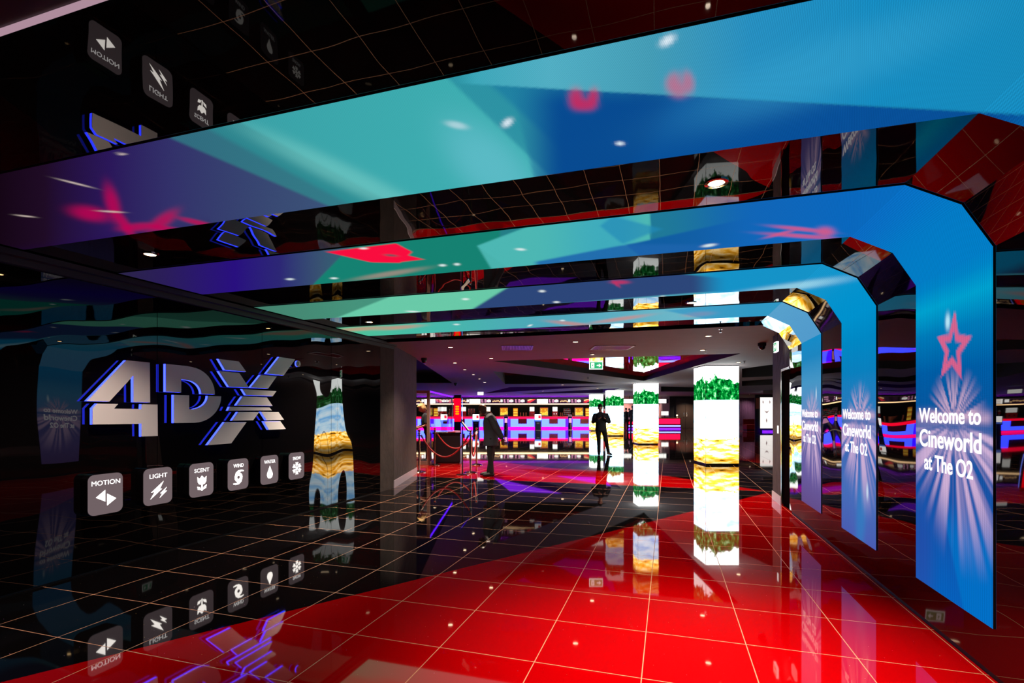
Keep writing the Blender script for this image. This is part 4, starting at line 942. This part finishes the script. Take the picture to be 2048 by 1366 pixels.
def person(root, J, skin, top, legs, hair, hairmat, vox=.010, topname='jacket', coat=0.0, sleeve=1.0, bulk=1.0):
    """J: dict of joints in the person's frame, facing -Y"""
    V = {k: Vector(v) for k, v in J.items() if isinstance(v, (tuple, list)) and len(v) == 3}
    b = MB(); hd = V['head']; nk = V['neck']
    R = head(b, hd, J.get('tilt', 0), J.get('turn', 0))
    limb(b, [nk-Vector((0, 0, .05)), nk, hd-Vector((0, -.02, .06))], [.062, .056, .052])
    torso(b, [(V['pel'].x, V['pel'].y, V['pel'].z-.1, .14, .09), (V['pel'].x, V['pel'].y, V['pel'].z, .15, .1), (V['chest'].x, V['chest'].y, V['chest'].z-.1, .13, .09), (V['chest'].x, V['chest'].y, V['chest'].z+.08, .15, .1), (nk.x, nk.y, nk.z-.04, .1, .06), (nk.x, nk.y, nk.z, .05, .05)])
    for s in 'LR':
        limb(b, [V['hip'+s], V['knee'+s], V['ank'+s]], [.078, .052, .036])
        limb(b, [V['ank'+s]+Vector((0, .02, 0)), V['ank'+s]+Vector((0, -.05, -.04)), V['ank'+s]+Vector((0, -.15, -.055))], [.036, .034, .026])
        limb(b, [V['sh'+s], V['el'+s], V['wr'+s]], [.05, .038, .026]); hand(b, V['wr'+s], J['hd'+s][0], J['hd'+s][1], J['hd'+s][2], J['hd'+s][3])
    fuse(b, 'body', skin, root, vox, 3)
    t = MB(); ch, pe = V['chest'], V['pel']
    torso(t, [(pe.x, pe.y, pe.z-.08-coat, .185+coat*.1, .135*bulk+coat*.1), (pe.x, pe.y, pe.z+.05, .175, .13*bulk), (ch.x, ch.y, ch.z-.16, .172, .13*bulk), (ch.x, ch.y, ch.z, .192, .138*bulk), ((V['shL'].x+V['shR'].x)/2, (ch.y+nk.y)/2, ch.z+.12, .188, .115*bulk), (nk.x, nk.y, nk.z-.045, .12, .085), (nk.x, nk.y, nk.z-.005, .068, .066)])
    for s in 'LR':
        e = V['el'+s]; w_ = V['wr'+s]; end = e.lerp(w_, sleeve) if sleeve >= .5 else V['sh'+s].lerp(e, .85)
        if sleeve >= .5: limb(t, [V['sh'+s]+(nk-V['sh'+s])*.55-Vector((0, 0, .045)), V['sh'+s]-Vector((0, 0, .02)), V['sh'+s].lerp(e, .5), e, e.lerp(w_, .5), end], [.045, .062*bulk, .068*bulk, .064*bulk, .056*bulk, .05*bulk])
        else: limb(t, [V['sh'+s]+(nk-V['sh'+s])*.3, V['sh'+s], end], [.06, .07, .062])
    fuse(t, topname, top, root, vox*1.2, 5)
    g = MB(); torso(g, [(pe.x, pe.y, pe.z-.14, .135, .105), (pe.x, pe.y, pe.z-.02, .158, .112), (pe.x, pe.y, pe.z+.08, .155, .108)])
    for s in 'LR':
        k, a = V['knee'+s], V['ank'+s]
        limb(g, [V['hip'+s]+Vector((0, 0, .02)), V['hip'+s].lerp(k, .5), k, k.lerp(a, .5), a+Vector((0, 0, -.01))], [.096, .084, .068, .060, .056])
    fuse(g, 'trousers', legs, root, vox*1.2, 5)
    for s in 'LR':
        a = V['ank'+s]; h = MB(); f = J.get('toe'+s, (0, -1)); fx, fy = f
        h.tube([(a.x-fx*.06, a.y-fy*.06, .04), (a.x, a.y, .052), (a.x+fx*.08, a.y+fy*.08, .045), (a.x+fx*.16, a.y+fy*.16, .036), (a.x+fx*.2, a.y+fy*.2, .028)], [(.034, .034), (.048, .042), (.042, .046), (.032, .046), (.018, .03)], 12, side=(0, 0, 1))
        h.tube([(a.x, a.y, .03), (a.x, a.y, .12)], .048, 12); fuse(h, 'shoe', M['shoe'], root, .010, 3)
    if hair:
        hm = MB(); st = 0
        for q in hair: hm.ball(q[:3], q[3:], 14)
        hm.v = [tuple(R @ Vector(p)) for p in hm.v]; fuse(hm, 'hair', hairmat, root, vox, 3)
    fc = MB()
    for sx in (-1, 1): fc.ball((sx*.030, -.079, .016), (.012, .006, .007), 8)
    fc.v = [tuple(R @ Vector(p)) for p in fc.v]; fc.build('eyes', M['hair_dark'], root)
    ms = MB(); ms.ball((0, -.093, -.064), (.021, .004, .006), 8); ms.v = [tuple(R @ Vector(p)) for p in ms.v]; ms.build('mouth', M['lip'], root)
    return R
# man in the grey jacket, head bent over the sign stand
root = thing('person', 'person in a dark grey jacket and black trousers, head bent, facing the ropes', 'person', (-.50, 11.2, 0), -PI/2)
J = dict(head=(0, -.155, 1.478), neck=(0, .0, 1.405), tilt=.55, chest=(0, .02, 1.18), pel=(0, .03, .86), hipL=(.09, .03, .84), hipR=(-.09, .03, .84), kneeL=(.09, .015, .47), kneeR=(-.10, .05, .47),
         ankL=(.09, .05, .09), ankR=(-.11, -.02, .09), shL=(.19, .04, 1.33), shR=(-.19, .04, 1.33), elL=(.25, .17, 1.07), elR=(-.24, .12, 1.06), wrL=(.26, .29, .85), wrR=(-.26, .16, .83),
         hdL=((0, .12, -1), (-1, 0, 0), 1, .25), hdR=((0, -.12, -1), (1, 0, 0), -1, .3))
person(root, J, M['skin_dark'], M['jacket'], M['trousers'], None, M['hair_dark'], .009, 'jacket', .10, bulk=1.22)
cm = MB(); cm.tube([(0, -.05, 1.345), (0, -.035, 1.38), (0, -.02, 1.41)], [(.085, .08), (.075, .072), (.066, .066)], 16, side=(1, 0, 0)); cm.build('shirt_collar', M['shirt'], root, smooth=True)
# man with the phone
root = thing('person', 'person in dark clothes standing in the foyer looking at a phone', 'person', (2.93, 16.56, 0), 0)
J = dict(head=(-.03, -.045, 1.545), neck=(-.01, .02, 1.42), tilt=.35, chest=(0, .02, 1.2), pel=(.0, .0, .9), hipL=(.09, .0, .87), hipR=(-.09, .0, .87), kneeL=(.165, -.03, .48), kneeR=(-.075, -.03, .48),
         ankL=(.25, .0, .09), ankR=(-.055, .05, .09), shL=(.185, .02, 1.345), shR=(-.19, .02, 1.335), elL=(.26, -.02, 1.09), elR=(-.26, -.03, 1.09), wrL=(.10, -.235, 1.20), wrR=(-.11, -.235, 1.20),
         hdL=((-.8, -.4, .45), (-.1, -.1, 1), 1, .35), hdR=((.8, -.4, .45), (.1, -.1, 1), -1, .35), toeL=(.35, -.94), toeR=(-.15, -.99))
person(root, J, M['skin'], M['navy'], M['trousers'], [(0, .025, .055, .086, .1, .082), (0, -.03, .1, .066, .05, .03), (0, .07, .0, .07, .045, .07)], M['hair_dark'], .009, 'sweater', .02, bulk=1.15)
root2 = thing('mobile_phone', 'small dark phone held in both hands by the standing man', 'phone', (2.93, 16.56-.318, 1.268), 0)
o = MB().prism(rrect(.075, .15, .01), -.004, .004, 'z').build('case', M['phone'], root2); o.rotation_euler = (math.radians(40), 0, 0)
MB().box(-.033, .033, -.068, .068, .0042, .005).build('display', pbr('phone_glass', (30, 34, 44), .1), o)
# blond woman behind the glass, leaning to the left
root = thing('person', 'person with short blond hair and black shirt leaning behind the glass door', 'person', (-2.46, 14.35, 0), -PI/2+.35)
J = dict(head=(0, -.12, 1.535), neck=(0, -.02, 1.41), tilt=.5, chest=(0, .0, 1.18), pel=(0, .08, .88), hipL=(.09, .08, .86), hipR=(-.09, .08, .86), kneeL=(.09, .05, .47), kneeR=(-.09, .08, .47),
         ankL=(.1, .1, .09), ankR=(-.1, .06, .09), shL=(.18, .0, 1.32), shR=(-.18, .0, 1.32), elL=(.24, -.04, 1.05), elR=(-.24, -.02, 1.05), wrL=(.18, -.24, .98), wrR=(-.14, -.22, 1.0),
         hdL=((-.2, -.9, -.3), (-1, 0, 0), 1, .3), hdR=((.2, -.9, -.3), (1, 0, 0), -1, .3))
person(root, J, M['skin'], M['navy'], M['trousers'], [(0, .03, .05, .09, .104, .09), (0, .075, -.02, .075, .05, .075), (.07, .03, -.02, .026, .06, .075), (-.07, .03, -.02, .026, .06, .075), (0, -.06, .085, .07, .035, .03), (0, .085, -.06, .07, .04, .06)], M['hair_blond'], .011, 'shirt', .0, sleeve=.3)
# people at the far counters
def far_person(x, y, top, legs, label, rz, hh=1.0, hair=True):
    root = thing('person', label, 'person', (x, y, 0), rz)
    J = dict(head=(0, -.03, 1.60*hh), neck=(0, .01, 1.47*hh), tilt=.1, chest=(0, .0, 1.24*hh), pel=(0, .0, .93*hh), hipL=(.09, .0, .9*hh), hipR=(-.09, .0, .9*hh), kneeL=(.1, -.02, .5*hh), kneeR=(-.1, .02, .5*hh),
             ankL=(.11, .02, .09), ankR=(-.11, .03, .09), shL=(.18, .0, 1.4*hh), shR=(-.18, .0, 1.4*hh), elL=(.24, .02, 1.12*hh), elR=(-.24, .02, 1.12*hh), wrL=(.2, -.16, .98*hh), wrR=(-.2, -.14, .98*hh),
             hdL=((0, -1, -.3), (-1, 0, 0), 1, .3), hdR=((0, -1, -.3), (1, 0, 0), -1, .3))
    person(root, J, M['skin'], top, legs, [(0, .03, .05, .088, .1, .088)] if hair else None, M['hair_dark'], .016, 'shirt', .0)
far_person((1209-CX)/F*38.4, 38.4, M['red_cloth'], M['trousers'], 'distant person in red behind the far picture column', PI)
far_person((1252-CX)/F*37.2, 37.2, M['navy'], M['trousers'], 'distant person in a dark top at the till counter, leftmost of three', PI+.3, .97)
far_person((1258.5-CX)/F*38.2, 38.2, M['pink_cloth'], M['trousers'], 'distant person in pink at the till counter, middle of three', PI, .95)
far_person((1265-CX)/F*34.5, 34.5, M['navy'], M['trousers'], 'tall distant person in a dark top beside the second picture column', PI-.2, 1.05)

# ------------------------------------------------------------------ added violet cove, wall-washing spots
root = thing('added_light_cove', 'added slim dark cove in front of the bar canopy throwing violet light on the ceiling', 'added light', (-1.3, 40.7, 2.42))  # invented fitting, added to tint the foyer ceiling violet
MB().box(-7.8, 7.8, -.25, -.21, 0, .13).build('lip', M['trim'], root); MB().box(-7.8, 7.8, -.21, .45, 0, .02).build('shelf', M['trim'], root)
MB().tube([(-7.7, -.1, .045), (7.7, -.1, .045)], .018, 8).build('tube', emit('added_violet_tube', (.42, .03, 1), 90, True), root)
for x, y, q, lb in ((14.6, 41.2, 330, 'small ceiling spot in front of the brown double doors'), (17.6, 37.2, 260, 'added small ceiling spot washing the violet ribbed cladding')):  # the cladding spot is added to brighten that wall
    root = downlight(x, y, ZF, lb, 'foyer downlights', .06, True); spot(x, y, ZF, q, 130, 1.0)
for x in (10.0, 12.4):
    root = downlight(x, 43.4, ZF, 'small ceiling spot washing the pink wall, '+('left of two' if x < 11 else 'right of two'), 'foyer downlights', .06, True); spot(x, 43.4, ZF, 260, 130, 1.0)
# ------------------------------------------------------------------ camera and view
cd = bpy.data.cameras.new('camera'); cd.sensor_width = 36; cd.lens = 36*F/2048; cd.shift_y = (HV-683)/2048; cd.shift_x = 0; cd.clip_start = .05; cd.clip_end = 200
cam = bpy.data.objects.new('camera', cd); C.objects.link(cam); cam.location = (0, 0, EYE); cam.rotation_euler = (PI/2, 0, 0); SC.camera = cam
wd = bpy.data.worlds.new('world'); SC.world = wd; wd.use_nodes = True
wd.node_tree.nodes['Background'].inputs[0].default_value = (.004, .003, .004, 1); wd.node_tree.nodes['Background'].inputs[1].default_value = 1
vs = SC.view_settings; vs.view_transform = 'Standard'; vs.look = 'None'; vs.gamma = 1; vs.exposure = 0; vs.use_curve_mapping = False
cy = SC.cycles; cy.max_bounces = 10; cy.glossy_bounces = 7; cy.diffuse_bounces = 3; cy.transmission_bounces = 6; cy.use_denoising = True
cy.sample_clamp_indirect = 8; cy.blur_glossy = .2; cy.caustics_reflective = True
